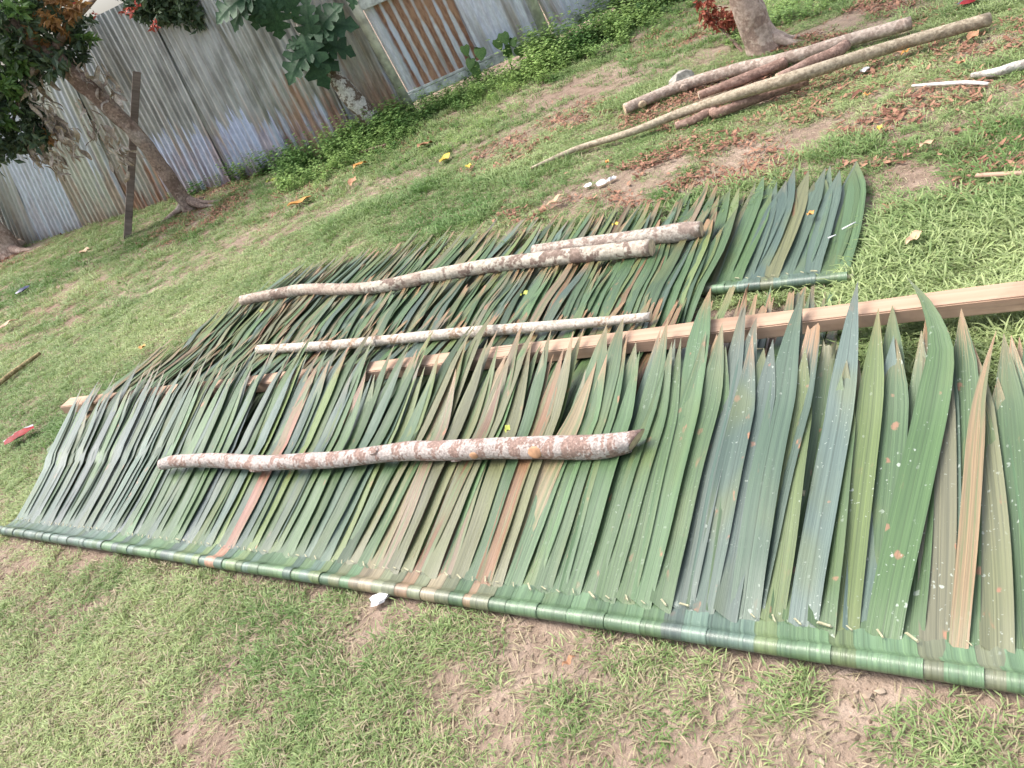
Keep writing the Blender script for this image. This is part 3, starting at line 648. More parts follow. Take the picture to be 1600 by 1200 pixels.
hp = [yp(x, y, Y1-.15)-o3 for x, y in ((128, 95), (140, 115), (150, 130), (165, 140), (138, 165), (145, 190), (158, 205), (168, 215), (180, 230), (190, 245))]
obj('dry_leaves', curled_strips(hp, 80, .13, M_DRY, 7), t1)
# prop timber
pb = gp(199, 374, -.03); pt_ = yp(214, 112, pb[1]+.28)
prop = empty('timber_prop', tuple(pb), 'dark weathered square timber standing on the lawn propping the tree', 'timber prop')
bar('post', pb, pt_, .10, .075, M_PROP, prop, .004)
# breadfruit tree
b2 = gp(578, 183); Y2 = 8.72; b2 = yp(578, 185, Y2)
t2 = empty('breadfruit_tree', (b2[0], b2[1], 0), 'young tree with large dark lobed leaves and white patched trunk', 'tree'); o3 = np.array(t2.location)
path = [yp(592, 205, Y2), yp(570, 175, Y2), yp(540, 142, Y2), yp(512, 110, Y2), yp(492, 80, Y2), yp(470, 40, Y2), yp(440, -20, Y2), yp(400, -80, Y2)]
obj('trunk', tube([p-o3 for p in path], [.12, .098, .092, .085, .07, .05, .04, .03], 14, M_T2, .12, 9, True, 5), t2)
def lobed_leaf(L, W, mat):
    st = [(0, .03), (.06, .16), (.14, .36), (.19, .16), (.26, .5), (.36, .58), (.40, .2), (.46, .56), (.56, .56), (.6, .2), (.66, .46), (.75, .42), (.79, .16), (.86, .26), (.93, .12), (1, .01)]
    v = []; f = []
    for t, x in st:
        z = .05*L*math.sin(t*3.1)-.28*L*t*t
        sweep = .12*x
        x = x*.85; v += [(-x*W, L*(t+sweep), z+.22*x*W), (-.01, L*t, z), (0, L*t, z+.01), (.01, L*t, z), (x*W, L*(t+sweep), z+.22*x*W)]
    for i in range(len(st)-1):
        for k in range(4): f.append((i*5+k, i*5+k+1, (i+1)*5+k+1, (i+1)*5+k))
    return mesh('leaf', v, f, None, mat)
M_BF = mat_tint('glossy_dark_leaf', (.022, .055, .03), (.045, .10, .05), .5, .12, 'OBJECT', .18)
BFL = [lobed_leaf(.46, .34, M_BF), lobed_leaf(.40, .32, M_BF), lobed_leaf(.52, .36, M_BF)]
def bf_leaf(root, o3, px, py, tx, ty, Y, dy=-.12, k=0):
    a = yp(px, py, Y); b_ = yp(tx, ty, Y+dy); d = Vector(b_-a); L = d.length; d.normalize()
    o = obj('leaf', BFL[k % 3], root); up_ = Vector((random.uniform(-.3, .3), -.75, .65)); x = d.cross(up_).normalized(); z = x.cross(d)
    m = Matrix((x, d, z)).transposed().to_4x4() @ Matrix.Scale(L/(.46, .40, .52)[k % 3], 4); m.translation = Vector(a-o3); o.matrix_basis = m
c = (482, 62)
for i, (tx, ty) in enumerate(((556, 74), (550, 28), (503, 135), (444, 122), (447, 70), (470, -5), (522, 2), (530, 100), (492, 100))):
    bf_leaf(t2, o3, c[0]+random.uniform(-14, 14), c[1]+random.uniform(-14, 14), tx, ty, Y2-.1*random.random(), random.uniform(-.25, .05), i)
for i, (px, py, tx, ty) in enumerate(((395, -10, 330, 25), (400, -15, 355, 40), (400, -5, 425, 48), (405, -10, 395, 45), (420, -30, 470, 20), (390, -30, 345, -10), (560, -30, 545, 12), (420, -10, 440, 60))):
    bf_leaf(t2, o3, px, py, tx, ty, Y2-.25, -.05, i)
obj('leaf_stalk', tube([path[5]-o3, yp(430, 0, Y2-.15)-o3, yp(395, -12, Y2-.25)-o3], [.02, .014, .01], 6, M_MIDLEAF), t2)
# tree at the log pile
b3 = gp(1193, 78)
t3 = empty('tree', (b3[0], b3[1], 0), 'pinkish grey tree trunk standing behind the pile of logs', 'tree'); o3 = np.array(t3.location); Y3 = b3[1]
obj('trunk', tube([yp(1200, 95, Y3)-o3, yp(1193, 78, Y3)-o3, yp(1184, 55, Y3)-o3, yp(1170, 20, Y3)-o3, yp(1160, -5, Y3)-o3, yp(1140, -60, Y3)-o3, yp(1110, -140, Y3)-o3, yp(1070, -260, Y3)-o3],
         [.175, .14, .115, .104, .10, .098, .09, .07], 18, M_T3, .16, 12, True, 6), t3)
roots(b3, np.random.RandomState(8), 3, .10, .2, M_T3, t3, o3)
p3 = yp(1070, -260, Y3)-o3
obj('crown', crown_mesh([(p3[0], p3[1], p3[2]+.5, .9), (p3[0]-.6, p3[1]+.4, p3[2]+.3, .6), (p3[0]+.7, p3[1]+.2, p3[2]+.6, .7)], 700, .16, M_DARKLEAF, 31), t3)
# tree foot at the frame edge
b4 = gp(12, 398)
t4 = empty('tree', (b4[0], b4[1], 0), 'pale flared tree foot with spreading roots by the darkest fence sheet', 'tree'); o3 = np.array(t4.location); Y4 = b4[1]
obj('trunk', tube([yp(20, 408, Y4)-o3, yp(8, 388, Y4)-o3, yp(-12, 360, Y4)-o3, yp(-40, 315, Y4)-o3, yp(-90, 220, Y4)-o3, yp(-140, 90, Y4)-o3], [.3, .2, .15, .13, .12, .1], 16, M_T3, .15, 15, True, 6), t4)
roots(b4, np.random.RandomState(3), 7, .16, .45, M_T3, t4, o3)
p4 = yp(-140, 90, Y4)-o3
obj('crown', crown_mesh([(p4[0], p4[1], p4[2]+.3, .7), (p4[0]+.5, p4[1]-.2, p4[2]+.5, .5)], 1500, .12, M_DARKLEAF, 33), t4)
# flowering bush behind the fence top
fb = yp(235, 20, 10.2)
bu = empty('flowering_bush', (fb[0], fb[1]-.7, 0), 'dark bush with red flowers reaching over the fence top', 'bush'); o3 = np.array(bu.location)
def yl(x, y, Y, r): p = yp(x, y, Y)-o3; return (p[0], p[1], p[2], r)
obj('crown', crown_mesh([yl(235, -8, 9.35, .24), yl(290, -12, 9.3, .27), yl(190, -35, 9.6, .2), yl(265, 12, 9.25, .17), yl(300, 20, 9.2, .12), yl(220, 14, 9.3, .12)], 3000, .09, M_DARKLEAF, 13), bu)
obj('stem', tube([np.array([0, .3, 0]), np.array([.05, .15, 1.2]), np.array(yl(240, -10, 9.5, 0)[:3])], [.04, .03, .02], 8, M_T1), bu)
for i, (x, y) in enumerate(((131, 11), (150, 22), (193, 18), (205, 18), (242, 43), (214, 8), (120, 5), (247, 40))):
    p = np.array(yp(x, y, 8.95)-o3)
    obj('flower', crown_mesh([(p[0], p[1], p[2], .03)], 12, .05, M_REDF, 50+i, .1), bu)

# ------------------------------------------------------------------ scattered stuff (instanced geometry)
def scatter(name, label, pts, rot, scl, idx, tint, variants, kind='stuff'):
    col = bpy.data.collections.new(name+'_kinds')
    for i, m in enumerate(variants):
        o = bpy.data.objects.new('%s_kind_%03d' % (name, i), m); col.objects.link(o)
    me = bpy.data.meshes.new(name); n = len(pts); me.vertices.add(n); me.vertices.foreach_set('co', np.asarray(pts, np.float32).ravel())
    for an, ty, dat, key in (('rot', 'FLOAT_VECTOR', rot, 'vector'), ('scl', 'FLOAT', scl, 'value'), ('idx', 'INT', idx, 'value'), ('tint', 'FLOAT', tint, 'value')):
        a = me.attributes.new(an, ty, 'POINT'); a.data.foreach_set(key, np.asarray(dat, np.int32 if ty == 'INT' else np.float32).ravel())
    o = bpy.data.objects.new(name, me); COL.objects.link(o); tag(o, label, kind=kind)
    g = bpy.data.node_groups.new(name, 'GeometryNodeTree')
    g.interface.new_socket('Geometry', in_out='INPUT', socket_type='NodeSocketGeometry'); g.interface.new_socket('Geometry', in_out='OUTPUT', socket_type='NodeSocketGeometry')
    N_ = g.nodes.new; L_ = g.links.new
    gi = N_('NodeGroupInput'); go = N_('NodeGroupOutput'); ci = N_('GeometryNodeCollectionInfo'); ci.inputs[0].default_value = col
    ci.inputs['Separate Children'].default_value = True; ci.inputs['Reset Children'].default_value = True
    ip = N_('GeometryNodeInstanceOnPoints'); ip.inputs['Pick Instance'].default_value = True
    def na(nm, ty): q = N_('GeometryNodeInputNamedAttribute'); q.data_type = ty; q.inputs[0].default_value = nm; return q.outputs[0]
    e = N_('FunctionNodeEulerToRotation'); L_(na('rot', 'FLOAT_VECTOR'), e.inputs[0])
    L_(gi.outputs[0], ip.inputs['Points']); L_(ci.outputs[0], ip.inputs['Instance']); L_(na('idx', 'INT'), ip.inputs['Instance Index'])
    L_(e.outputs[0], ip.inputs['Rotation']); L_(na('scl', 'FLOAT'), ip.inputs['Scale']); L_(ip.outputs[0], go.inputs[0])
    md = o.modifiers.new('scatter', 'NODES'); md.node_group = g
    return o
def tuft(n, R, lo, hi, wd, mat, seed, flat=.6):
    rs = np.random.RandomState(seed); v = []; f = []
    for i in range(n):
        a = rs.uniform(0, 6.283); r = R*math.sqrt(rs.uniform()); p = np.array([r*math.cos(a), r*math.sin(a), 0]); L = rs.uniform(lo, hi)
        b_ = a+rs.normal()*1.; d = np.array([math.cos(b_), math.sin(b_), 0]); s = np.array([-d[1], d[0], 0]); e = rs.uniform(.15, 1.15)*(1-flat)+.12
        w_ = wd*rs.uniform(.7, 1.25); el = [e*1.3+.25, e*.75, e*.15-.1]; q = p.copy(); j = len(v)
        for k, ww in enumerate((.75, 1., .75)):
            v += [q-s*w_*ww/2+[0, 0, .0006*k], q+s*w_*ww/2]; q = q+(d*math.cos(el[k])+np.array([0, 0, 1])*math.sin(el[k]))*L/3
        v.append(q); f += [(j, j+1, j+3, j+2), (j+2, j+3, j+5, j+4), (j+4, j+5, j+6)]
    return mesh('tuft', v, f, None, mat)
M_GRASS = mat_tint('grass_blade', (.095, .20, .045), (.38, .455, .215), .55, .35)
M_STRAW = mat_tint('dry_grass_blade', (.26, .22, .14), (.40, .345, .24), .7, .2)
XY = []
def px_of(P):
    v = P-CAMP; z = v@fw; return 800+F_PX*(v@ri)/z, 600-F_PX*(v@upv)/z, z
def in_view(P, m=160):
    x, y, z = px_of(P); return (z > .2) & (x > -m-100) & (x < 1600+m+100) & (y > -m) & (y < 1200+m)
def fence_side(x, y):                     # positive in front of the fence line
    d1 = -(y-np.interp(x, [p[0] for p in FL]+[GB[0], GC[0], 9], [p[1] for p in FL]+[GB[1], GC[1], 12.5])); return d1
BARE = [  # picture point, radius in metres, strength
    (440, 875, .16, .8), (600, 960, .12, .9), (560, 900, .12, .7), (870, 1035, .15, 1), (780, 1005, .1, .8), (400, 1095, .14, .9), (310, 1185, .14, 1), (260, 1150, .10, .8), (190, 1110, .1, .7), (1390, 1095, .12, .5), (1080, 1160, .1, .7),
    (700, 1030, .1, .7), (380, 1010, .11, .9), (350, 1060, .1, .9), (20, 960, .15, .5), (1000, 290, .38, 1), (1120, 265, .38, .9), (920, 300, .33, .9), (1230, 220, .38, .9), (1180, 245, .3, .8), (1060, 250, .3, .9), (1340, 190, .3, .7), (1400, 160, .35, .6), (900, 180, .3, .5), (1100, 150, .5, .9), (1180, 130, .4, .9),
    (1310, 40, .45, .9), (1400, 10, .5, .9), (1540, 60, .3, .7), (1580, 140, .3, .6), (1390, 290, .22, .8), (1480, 285, .2, .7), (1400, 235, .25, .5), (860, 310, .3, .8), (300, 345, .5, .7), (20, 400, .6, .9), (780, 240, .35, .5), (640, 215, .4, .5), (340, 300, .5, .6), (1550, 270, .2, .6), (560, 195, .4, .5), (1300, 110, .25, .7), (1460, 120, .25, .5)]
BARE_W = [(gp(x, y)[:2], r, s) for x, y, r, s in BARE]
def grass_density(P):
    x, y = P[:, 0], P[:, 1]; uu = P@U; nn = P@N
    nz = fbm(x*2.1+3, y*2.1+8, 11); nz2 = fbm(x*6+1, y*6+2, 23, 3)
    near = smooth01((1.15-nn)/.1)                              # the strip before the nearest panel is thin and trodden
    far = smooth01((y-4.5)/1.5)*smooth01((x+.2)/1.)            # litter-strewn ground by the log pile
    left = smooth01((-x-.8)/1.2)
    thr = .375*near + .44*far*(1-near) + .12*(1-far)*(1-near)
    d = smooth01((nz*.6+nz2*.4-thr+.04)/.16)
    d = np.maximum(d, .2)
    for c, r, s in BARE_W:
        q = np.hypot(x-c[0], y-c[1])/r; q = q+1.6*(nz2-.5)
        d = d*(1-s*.92*smooth01((1.15-q)/.8))
    mat = (nn > 1.0) & (nn < 3.36) & (uu > -4.0-.1*0) & (uu < np.where(nn > 2.6, -.40, -.50))       # nothing grows up through the panels
    mat &= (uu > -3.75-np.clip((nn-1.05), 0, 1)*.42)
    gap = (nn > 2.54) & (nn < 2.60) & (uu > -.93)
    mat |= (nn > .99) & (nn < 1.9) & (uu >= -.5) & (uu < .95)
    d = np.where(mat & ~gap, 0, d)
    d = np.where(fence_side(x, y) < .03, 0, d)
    return d
def sample(n, lo, hi):
    P = np.zeros((n, 3)); P[:, 0] = np.random.uniform(lo[0], hi[0], n); P[:, 1] = np.random.uniform(lo[1], hi[1], n); P[:, 2] = ground_z(P[:, 0], P[:, 1])-.002
    return P[in_view(P)]
def make_grass():
    green = [tuft(28, .05, .018, .05, .0031, M_GRASS, i, .6) for i in range(6)]
    lush = [tuft(22, .055, .05, .10, .0052, M_GRASS, 20+i, .35) for i in range(3)]
    straw = [tuft(16, .06, .02, .06, .003, M_STRAW, 40+i, .85) for i in range(3)]
    A = [sample(26000, (-2.6, .2), (3.2, 2.6)), sample(52000, (-7, 1.2), (5, 6.2)), sample(30000, (-9, 6.2), (6, 12.6))]
    P = np.concatenate(A); d = grass_density(P); keep = np.random.uniform(size=len(P)) < d; P = P[keep]
    uu = P@U; nn = P@N; n = len(P); r = np.random.uniform(size=n); idx = np.random.randint(0, 6, n)
    lushn = fbm(P[:, 0]*1.7+30, P[:, 1]*1.7, 31); zone = (uu > -.55) & (nn > 1.9) & (nn < 3.2)
    tall = ((lushn > .62) & (r < .35) & (nn > 1.3)) | (zone & (r < .35)) | ((P[:, 1] > 7) & (r < .25)) | ((P[:, 1] > 6.6) & (P[:, 0] > -1.2) & (r < .45))
    idx = np.where(tall, 6+np.random.randint(0, 3, n), idx)
    strawy = (np.random.uniform(size=n) < np.where(nn < 1.1, .36, np.where(zone, .22, .07))); idx = np.where(strawy, 9+np.random.randint(0, 3, n), idx)
    scl = np.random.uniform(.75, 1.2, n)*np.where(nn < 1.1, .85, 1.)
    tn = fbm(P[:, 0]*1.2+7, P[:, 1]*1.2+70, 41); tint = np.clip(.5+1.6*(tn-.5)+np.random.normal(0, .16, n)+np.where(nn < 1.1, .28, 0.)+np.where(zone, .12, 0.)-np.where(P[:, 1] > 7.5, .1, 0), 0, 1)
    rot = np.zeros((n, 3)); rot[:, 2] = np.random.uniform(0, 6.28, n); rot[:, :2] = np.random.normal(0, .12, (n, 2))
    scatter('grass', 'short patchy green lawn grass with dry blades', P, rot, scl, idx, tint, green+lush+straw)
    # dry blades lying on the bare soil
    Q = sample(60000, (-4, .2), (5, 6.5)); dd = grass_density(Q); q_u = Q@U; q_n = Q@N
    ok = ((q_n < 1.0) | (q_u > -.4) | (q_n > 3.6)) & (np.random.uniform(size=len(Q)) < .3) & (fence_side(Q[:, 0], Q[:, 1]) > .1); ok &= ~((q_n > .98) & (q_n < 1.9) & (q_u < .95)); Q = Q[ok]; n = len(Q)
    rot = np.zeros((n, 3)); rot[:, 2] = np.random.uniform(0, 6.28, n)
    scatter('dry_grass', 'dead straw blades lying on bare soil', Q, rot, np.random.uniform(.6, 1.1, n), np.random.randint(0, 3, n), np.random.uniform(0, 1, n), [tuft(7, .08, .02, .07, .0028, M_STRAW, 60+i, .95) for i in range(3)])
make_grass()
M_LITTER = mat_tint('dead_leaf', (.15, .06, .04), (.36, .20, .135), .8, .1)
def litter_piece(seed, L, W):
    rs = np.random.RandomState(seed); v = []; f = []; k1 = rs.uniform(-.5, .9); ph = rs.uniform(0, 6)
    for i in range(5):
        t = i/4; w_ = W*math.sin(math.pi*(.06+.9*t))**.8
        z = .15*L*math.sin(t*3+ph)+.1*L
        v += [(-w_, L*(t-.5), z+k1*w_), (0, L*(t-.5), z), (w_, L*(t-.5), z+k1*w_*rs.uniform(.4, 1))]
    for i in range(4):
        for k in (0, 1): f.append((i*3+k, i*3+k+1, (i+1)*3+k+1, (i+1)*3+k))
    return mesh('dead_leaf', v, f, None, M_LITTER)
def make_litter():
    P = sample(420000, (-6, 2.2), (5.5, 11.5)); x, y = P[:, 0], P[:, 1]; uu = P@U; nn = P@N
    d = np.zeros(len(P))
    for (c, r, s) in BARE_W[15:]:
        d = np.maximum(d, s*smooth01((1.45-np.hypot(x-c[0], y-c[1])/r)/.6))
    for (px, py, r, s) in ((1180, 250, .6, .8), (1290, 150, .5, .6), (1000, 290, .5, .6), (700, 120, .5, .4), (480, 290, .8, .3), (1090, 40, .7, .8), (1430, 180, .6, .5), (1450, 90, .6, .4)):
        c = gp(px, py); d = np.maximum(d, 1.25*s*smooth01((1.3-np.hypot(x-c[0], y-c[1])/r)/.8)*.7)
    d = d*smooth01((fbm(x*3.1, y*3.1, 71)-.36)/.2)+.005
    ok = (np.random.uniform(size=len(P)) < d*.8) & (fence_side(x, y) > .05) & ((nn > 3.62) | (uu > -.38)) & (nn > 2.6)
    P = P[ok]; P[:, 2] += np.random.uniform(.008, .022, len(P)); n = len(P); rot = np.random.normal(0, .18, (n, 3)); rot[:, 2] = np.random.uniform(0, 6.28, n)
    scatter('leaf_litter', 'small reddish brown dead leaves strewn over bare ground', P, rot, np.random.uniform(.22, .62, n)+.3*(np.random.uniform(size=n) < .06), np.random.randint(0, 5, n), np.random.uniform(0, 1, n), [litter_piece(i, (.07, .09, .06, .05, .08)[i], (.013, .015, .016, .009, .008)[i]) for i in range(5)])
make_litter()
def make_crumbs():
    P = sample(60000, (-2.4, .25), (3.4, 3.4)); d = grass_density(P); nn = P@N; uu = P@U
    ok = ((nn < 1.0) | ((uu > -.36) & (nn > 2.6)) | (nn > 3.6)) & (np.random.uniform(size=len(P)) < np.clip(.6-d, 0, .5)); P = P[ok]; n = len(P); P[:, 2] += .002
    rot = np.random.uniform(0, 6.28, (n, 3))
    m = mat_tint('soil_crumb', (.16, .11, .08), (.36, .29, .23), .95, 0)
    vs = []
    for k in range(4):
        bm = bmesh.new(); bmesh.ops.create_icosphere(bm, subdivisions=1, radius=.004)
        for v in bm.verts: v.co *= random.uniform(.6, 1.4)
        q = bpy.data.meshes.new('crumb'); bm.to_mesh(q); bm.free(); q.materials.append(m); vs.append(q)
    scatter('soil_crumbs', 'small crumbs and grit of soil on bare patches', P, rot, .4+np.random.exponential(.5, n).clip(0, 2.4), np.random.randint(0, 4, n), np.random.uniform(0, 1, n), vs)
make_crumbs()
M_WEED = mat_tint('weed_leaf', (.085, .185, .045), (.33, .47, .15), .5, .3)
def weed(seed, h, n, ls):
    rs = np.random.RandomState(seed); v = []; f = []
    for st in range(5):
        a = rs.uniform(0, 6.28); lean = np.array([math.cos(a), math.sin(a), 0])*rs.uniform(.1, .6); top = h*rs.uniform(.55, 1.)
        for k in range(n):
            t = (k+.7)/n; p = lean*t*h+np.array([0, 0, top*t]); b_ = rs.uniform(0, 6.28); d = np.array([math.cos(b_), math.sin(b_), rs.uniform(-.3, .45)]); d /= np.linalg.norm(d)
            s = np.cross(d, [0, 0, 1.]); s /= np.linalg.norm(s); L = ls*rs.uniform(.6, 1.2); j = len(v); up_ = np.cross(s, d)
            q = p+d*L*.35
            v += [q, q+d*L*.35+s*L*.42+up_*.1*L, q+d*L*.75+s*L*.3, q+d*L, q+d*L*.75-s*L*.3, q+d*L*.35-s*L*.42+up_*.1*L]
            f += [(j, j+1, j+2, j+3), (j, j+3, j+4, j+5)]
    return mesh('weed', v, f, None, M_WEED)
def make_weeds():
    P = sample(34000, (-3.2, 5.4), (6, 10.6)); x, y = P[:, 0], P[:, 1]; fs = fence_side(x, y)
    d = np.where(x > -1.4, smooth01((1.9-fs)/1.3), smooth01((.32-fs)/.3)*.25)
    c = gp(1265, 15); d = np.maximum(d, smooth01((1.5-np.hypot(x-c[0], y-c[1])/.55)/.6))
    d *= smooth01((fbm(x*2.2, y*2.2, 91)-.33)/.2)
    c = gp(700, 215); d = np.maximum(d, .55*smooth01((1.3-np.hypot(x-c[0], y-c[1])/.6)/.6))
    for c, r, s in ((gp(1310, 40)[:2], .42, 1.), (gp(1400, 10)[:2], .5, 1.)): d *= 1-s*smooth01((1.2-np.hypot(x-c[0], y-c[1])/r)/.3)
    t = gp(1100, 130); d *= smooth01((np.abs((P-gp(976, 170))@np.array([-.40, -.91, 0]))-.0)/.3) if False else 1
    ok = (np.random.uniform(size=len(P)) < d*.5) & (fs > .04); P = P[ok]; fs = fs[ok]; n = len(P); x = P[:, 0]
    big = np.where((x > 1.2), 1.0, np.where(x > 0., .62, .85))*np.clip(1.25-.5*fs, .4, 1.25)*np.random.uniform(.45, 1.2, n)
    tn = fbm(P[:, 0]*1.9+5, P[:, 1]*1.9, 97); tint = np.clip(.5+2.*(tn-.5)+np.random.normal(0, .2, n), 0, 1)
    rot = np.zeros((n, 3)); rot[:, 2] = np.random.uniform(0, 6.28, n)
    scatter('weeds', 'small leafed weeds massed along the foot of the fence', P, rot, big, np.random.randint(0, 4, n), tint, [weed(3, .28, 11, .043), weed(4, .22, 10, .037), weed(5, .33, 12, .047), weed(6, .18, 8, .055)])
make_weeds()

# ------------------------------------------------------------------ plants with large leaves by the fence
def heart_leaf(mat):
    out_ = [(0, 0), (.28, -.12), (.48, .08), (.46, .38), (.28, .7), (0, 1.), (-.28, .7), (-.46, .38), (-.48, .08), (-.28, -.12)]
    v = [(0, .35, .04)]+[(x, y, -.12*abs(x)-.1*y*y) for x, y in out_]
    return mesh('leaf', v, [(0, 1+k, 1+(k+1) % 10) for k in range(10)], None, mat)
HEART = heart_leaf(M_MIDLEAF)
def vine(label, pts, Y, size):
    b_ = yp(*pts[0], Y); root = empty('vine', (b_[0], Y, 0), label, 'vine'); o3 = np.array(root.location)
    ps = [yp(x, y, Y) for x, y in pts]; st = [np.array([ps[0][0], Y+.05, 0])]+ps
    obj('stem', tube([q-o3 for q in st], [.008]*len(st), 6, M_MIDLEAF), root)
    for p in ps:
        o = obj('leaf', HEART, root); o.location = Vector(p-o3); o.rotation_euler = (rad(-70+random.uniform(-25, 25)), random.uniform(-.5, .5), math.pi+random.uniform(-.6, .6)); o.scale = (size*random.uniform(.8, 1.2),)*3
vine('vine of broad heart shaped leaves hanging over the low fence rail', [(1062, 28), (1075, 10), (1090, 15), (1072, 26)], 8.7, .16)
vine('thin vine with a few pale leaves climbing the fence beside the weeds', [(1008, 25), (1028, 14), (1000, 5), (1020, 30), (975, 28)], 8.75, .15)
vine('slender weed with pointed leaves growing up before the rust striped sheet', [(742, 110), (735, 92), (725, 72), (750, 75), (738, 100)], 8.85, .13)
vine('slender leafy weed growing up before the pale gate sheet', [(790, 75), (785, 52), (800, 60), (775, 62), (808, 75)], 8.95, .12)
dp = gp(1090, 78)
dr = empty('dead_shrub', (dp[0], dp[1], 0), 'withered shrub of red brown dry leaves beside the tree trunk', 'shrub'); o3 = np.array(dr.location)
M_DEADR = mat_plain('dead_red_leaf', (.30, .085, .05), .8, .4, 40.)
for i, (x, y) in enumerate(((1105, 15), (1120, 25), (1140, 30), (1150, 55), (1095, 10))):
    obj('twig', tube([gp(1160, 82)-o3, yp((x+1160)/2, (y+82)/2, dp[1])-o3, yp(x, y, dp[1]-.05)-o3], [.009, .006, .003], 5, M_B6), dr)
q = [(*(yp(x, y, dp[1]-.05)-o3), .1) for x, y in ((1102, 12), (1118, 20), (1135, 28), (1148, 22), (1155, 62))]
obj('dead_leaves', crown_mesh(q, 420, .06, M_DEADR, 77, .6), dr)

# ------------------------------------------------------------------ small things lying about
def crumple(seed, sx, sy, sz, mat, amp=.25, sub=2):
    bm = bmesh.new(); bmesh.ops.create_icosphere(bm, subdivisions=sub, radius=1); rs = np.random.RandomState(seed)
    for v in bm.verts:
        k = 1+amp*rs.normal(); v.co = Vector((v.co.x*sx*k, v.co.y*sy*k, max(-.1, v.co.z)*sz*k+sz*.1))
    m = bpy.data.meshes.new('lump'); bm.to_mesh(m); bm.free(); m.materials.append(mat); return m
def place(name, me, px, py, label, cat, rz=0., z=.0, group=None, rx=0., ry=0.):
    p = gp(px, py, z+.01); o = obj(name, me, None, p); o.rotation_euler = (rx, ry, rz); return tag(o, label, cat, group)
def wrapper(px, py, rz, label, L, W, mats, seed):
    p = gp(px, py, .02); root = empty('wrapper', tuple(p), label, 'wrapper'); root.rotation_euler[2] = rz
    rs = np.random.RandomState(seed); nx, ny = 13, 7; hh = .014
    def pouch(sgn):
        v = []
        for i in range(nx):
            for j in range(ny):
                a = i/(nx-1)*2-1; b_ = j/(ny-1)*2-1; e = max(0, 1-abs(a)**3)*max(0, 1-abs(b_)**2.5)
                v.append((a*L/2, b_*W/2*(1 if abs(a) < .85 else 1.08), sgn*hh*e*(1+.2*rs.normal())+.0025*math.sin(a*7+b_*4)+.02))
        return v, [(i*ny+j, (i+1)*ny+j, (i+1)*ny+j+1, i*ny+j+1) for i in range(nx-1) for j in range(ny-1)]
    v, f = pouch(1); up_ = [q for q in f if v[q[0]][1] < .1*W-.1*W*(v[q[0]][0] > .2*L)]; rest = [q for q in f if q not in up_]
    obj('printed_side', mesh('printed_side', v, up_, None, mats[0]), root); obj('foil_side', mesh('foil_side', v, rest, None, mats[1]), root)
    v, f = pouch(-1); obj('back_side', mesh('back_side', v, f, None, mats[1]), root)
    return root
M_RED = mat_plain('red_foil', (.22, .006, .008), .55, .3, 20., .3); M_SILV = mat_plain('silver_foil', (.6, .58, .62), .3, .2, 20., .6, .6)
M_NAVY = mat_plain('dark_blue_foil', (.04, .05, .11), .3, .4, 25., .6); M_WHT = mat_plain('white_scrap', (.75, .74, .74), .6, .1, 40.)
wrapper(33, 683, rad(25), 'red and silver snack wrapper lying on the lawn beside the beam end', .17, .085, (M_RED, M_SILV), 1)
wrapper(37, 455, rad(60), 'crumpled dark blue wrapper on the lawn near the roots', .16, .09, (M_NAVY, M_NAVY), 2)
wrapper(1522, 2, rad(10), 'red packet with dark edge at the far corner of the lawn', .2, .1, (M_RED, M_NAVY), 3)
log('stick', 'yellowish bamboo stick lying on the lawn by the bare edge', 'stick', [(-25, 618, .02, .016), (20, 582, .02, .017), (62, 552, .02, .014)], mat_bark('bamboo', (.38, .31, .16), (.26, .2, .1), 9., .5, .4), seed=41, rough=.03)
log('pipe', 'thin curved white stick lying on the ground beyond the panels', 'stick', [(1425, 134, .015, .006), (1470, 131, .02, .009), (1510, 129, .02, .010), (1545, 131, .015, .008)], mat_plain('white_stick', (.6, .58, .55), .6, .15, 30.), seed=42, rough=.02)
bpy.data.objects['pipe'].name = 'white_stick'
log('stick', 'grey bleached branch end poking into the lawn near the litter', 'stick', [(1518, 118, .015, .012), (1560, 112, .025, .022), (1590, 103, .03, .024), (1660, 88, .03, .03)], mat_bark('bleached', (.55, .53, .5), (.4, .37, .34), 9., .5, .3), seed=43, rough=.08)
o_ = bar('wood_sliver', gp(1524, 274, .03), gp(1640, 268, .03), .028, .008, M_BEAM, None, .002); tag(o_, 'thin split sliver of pinkish timber lying on grass', 'wood offcut')
log('stick', 'rusty brown stick lying in the weeds by the fence corner', 'stick', [(562, 238, .03, .014), (585, 232, .04, .016), (603, 226, .04, .012)], M_B6, seed=44)
M_STONE = mat_plain('grey_stone', (.34, .32, .28), .9, .3, 25.)
place('stone', crumple(4, .12, .07, .075, M_STONE, .09), 1066, 128, 'grey stone lying in the grass behind the thick log', 'stone', .4)
place('scrap', crumple(6, .028, .02, .014, M_WHT, .3), 596, 934, 'crumpled white scrap just below the nearest rolled spine', 'scrap', .3)
for i, (x, y, s, lb) in enumerate(((940, 287, .03, 'largest crumpled white scrap in the group on the bare soil'), (953, 281, .024, 'middle white scrap of those clustered on bare soil'), (960, 278, .02, 'smallest white scrap of those clustered on bare soil'), (919, 290, .024, 'greyish white scrap set apart from the cluster on the grass edge'))):
    place('scrap', crumple(10+i, s, s*.7, s*.6, M_WHT, .25), x, y, lb, 'scrap', i, 0, 'white scraps on the soil')
place('scrap', crumple(20, .03, .02, .015, M_WHT, .25), 1351, 110, 'single white scrap in the grass below the long pale pole', 'scrap', .3)
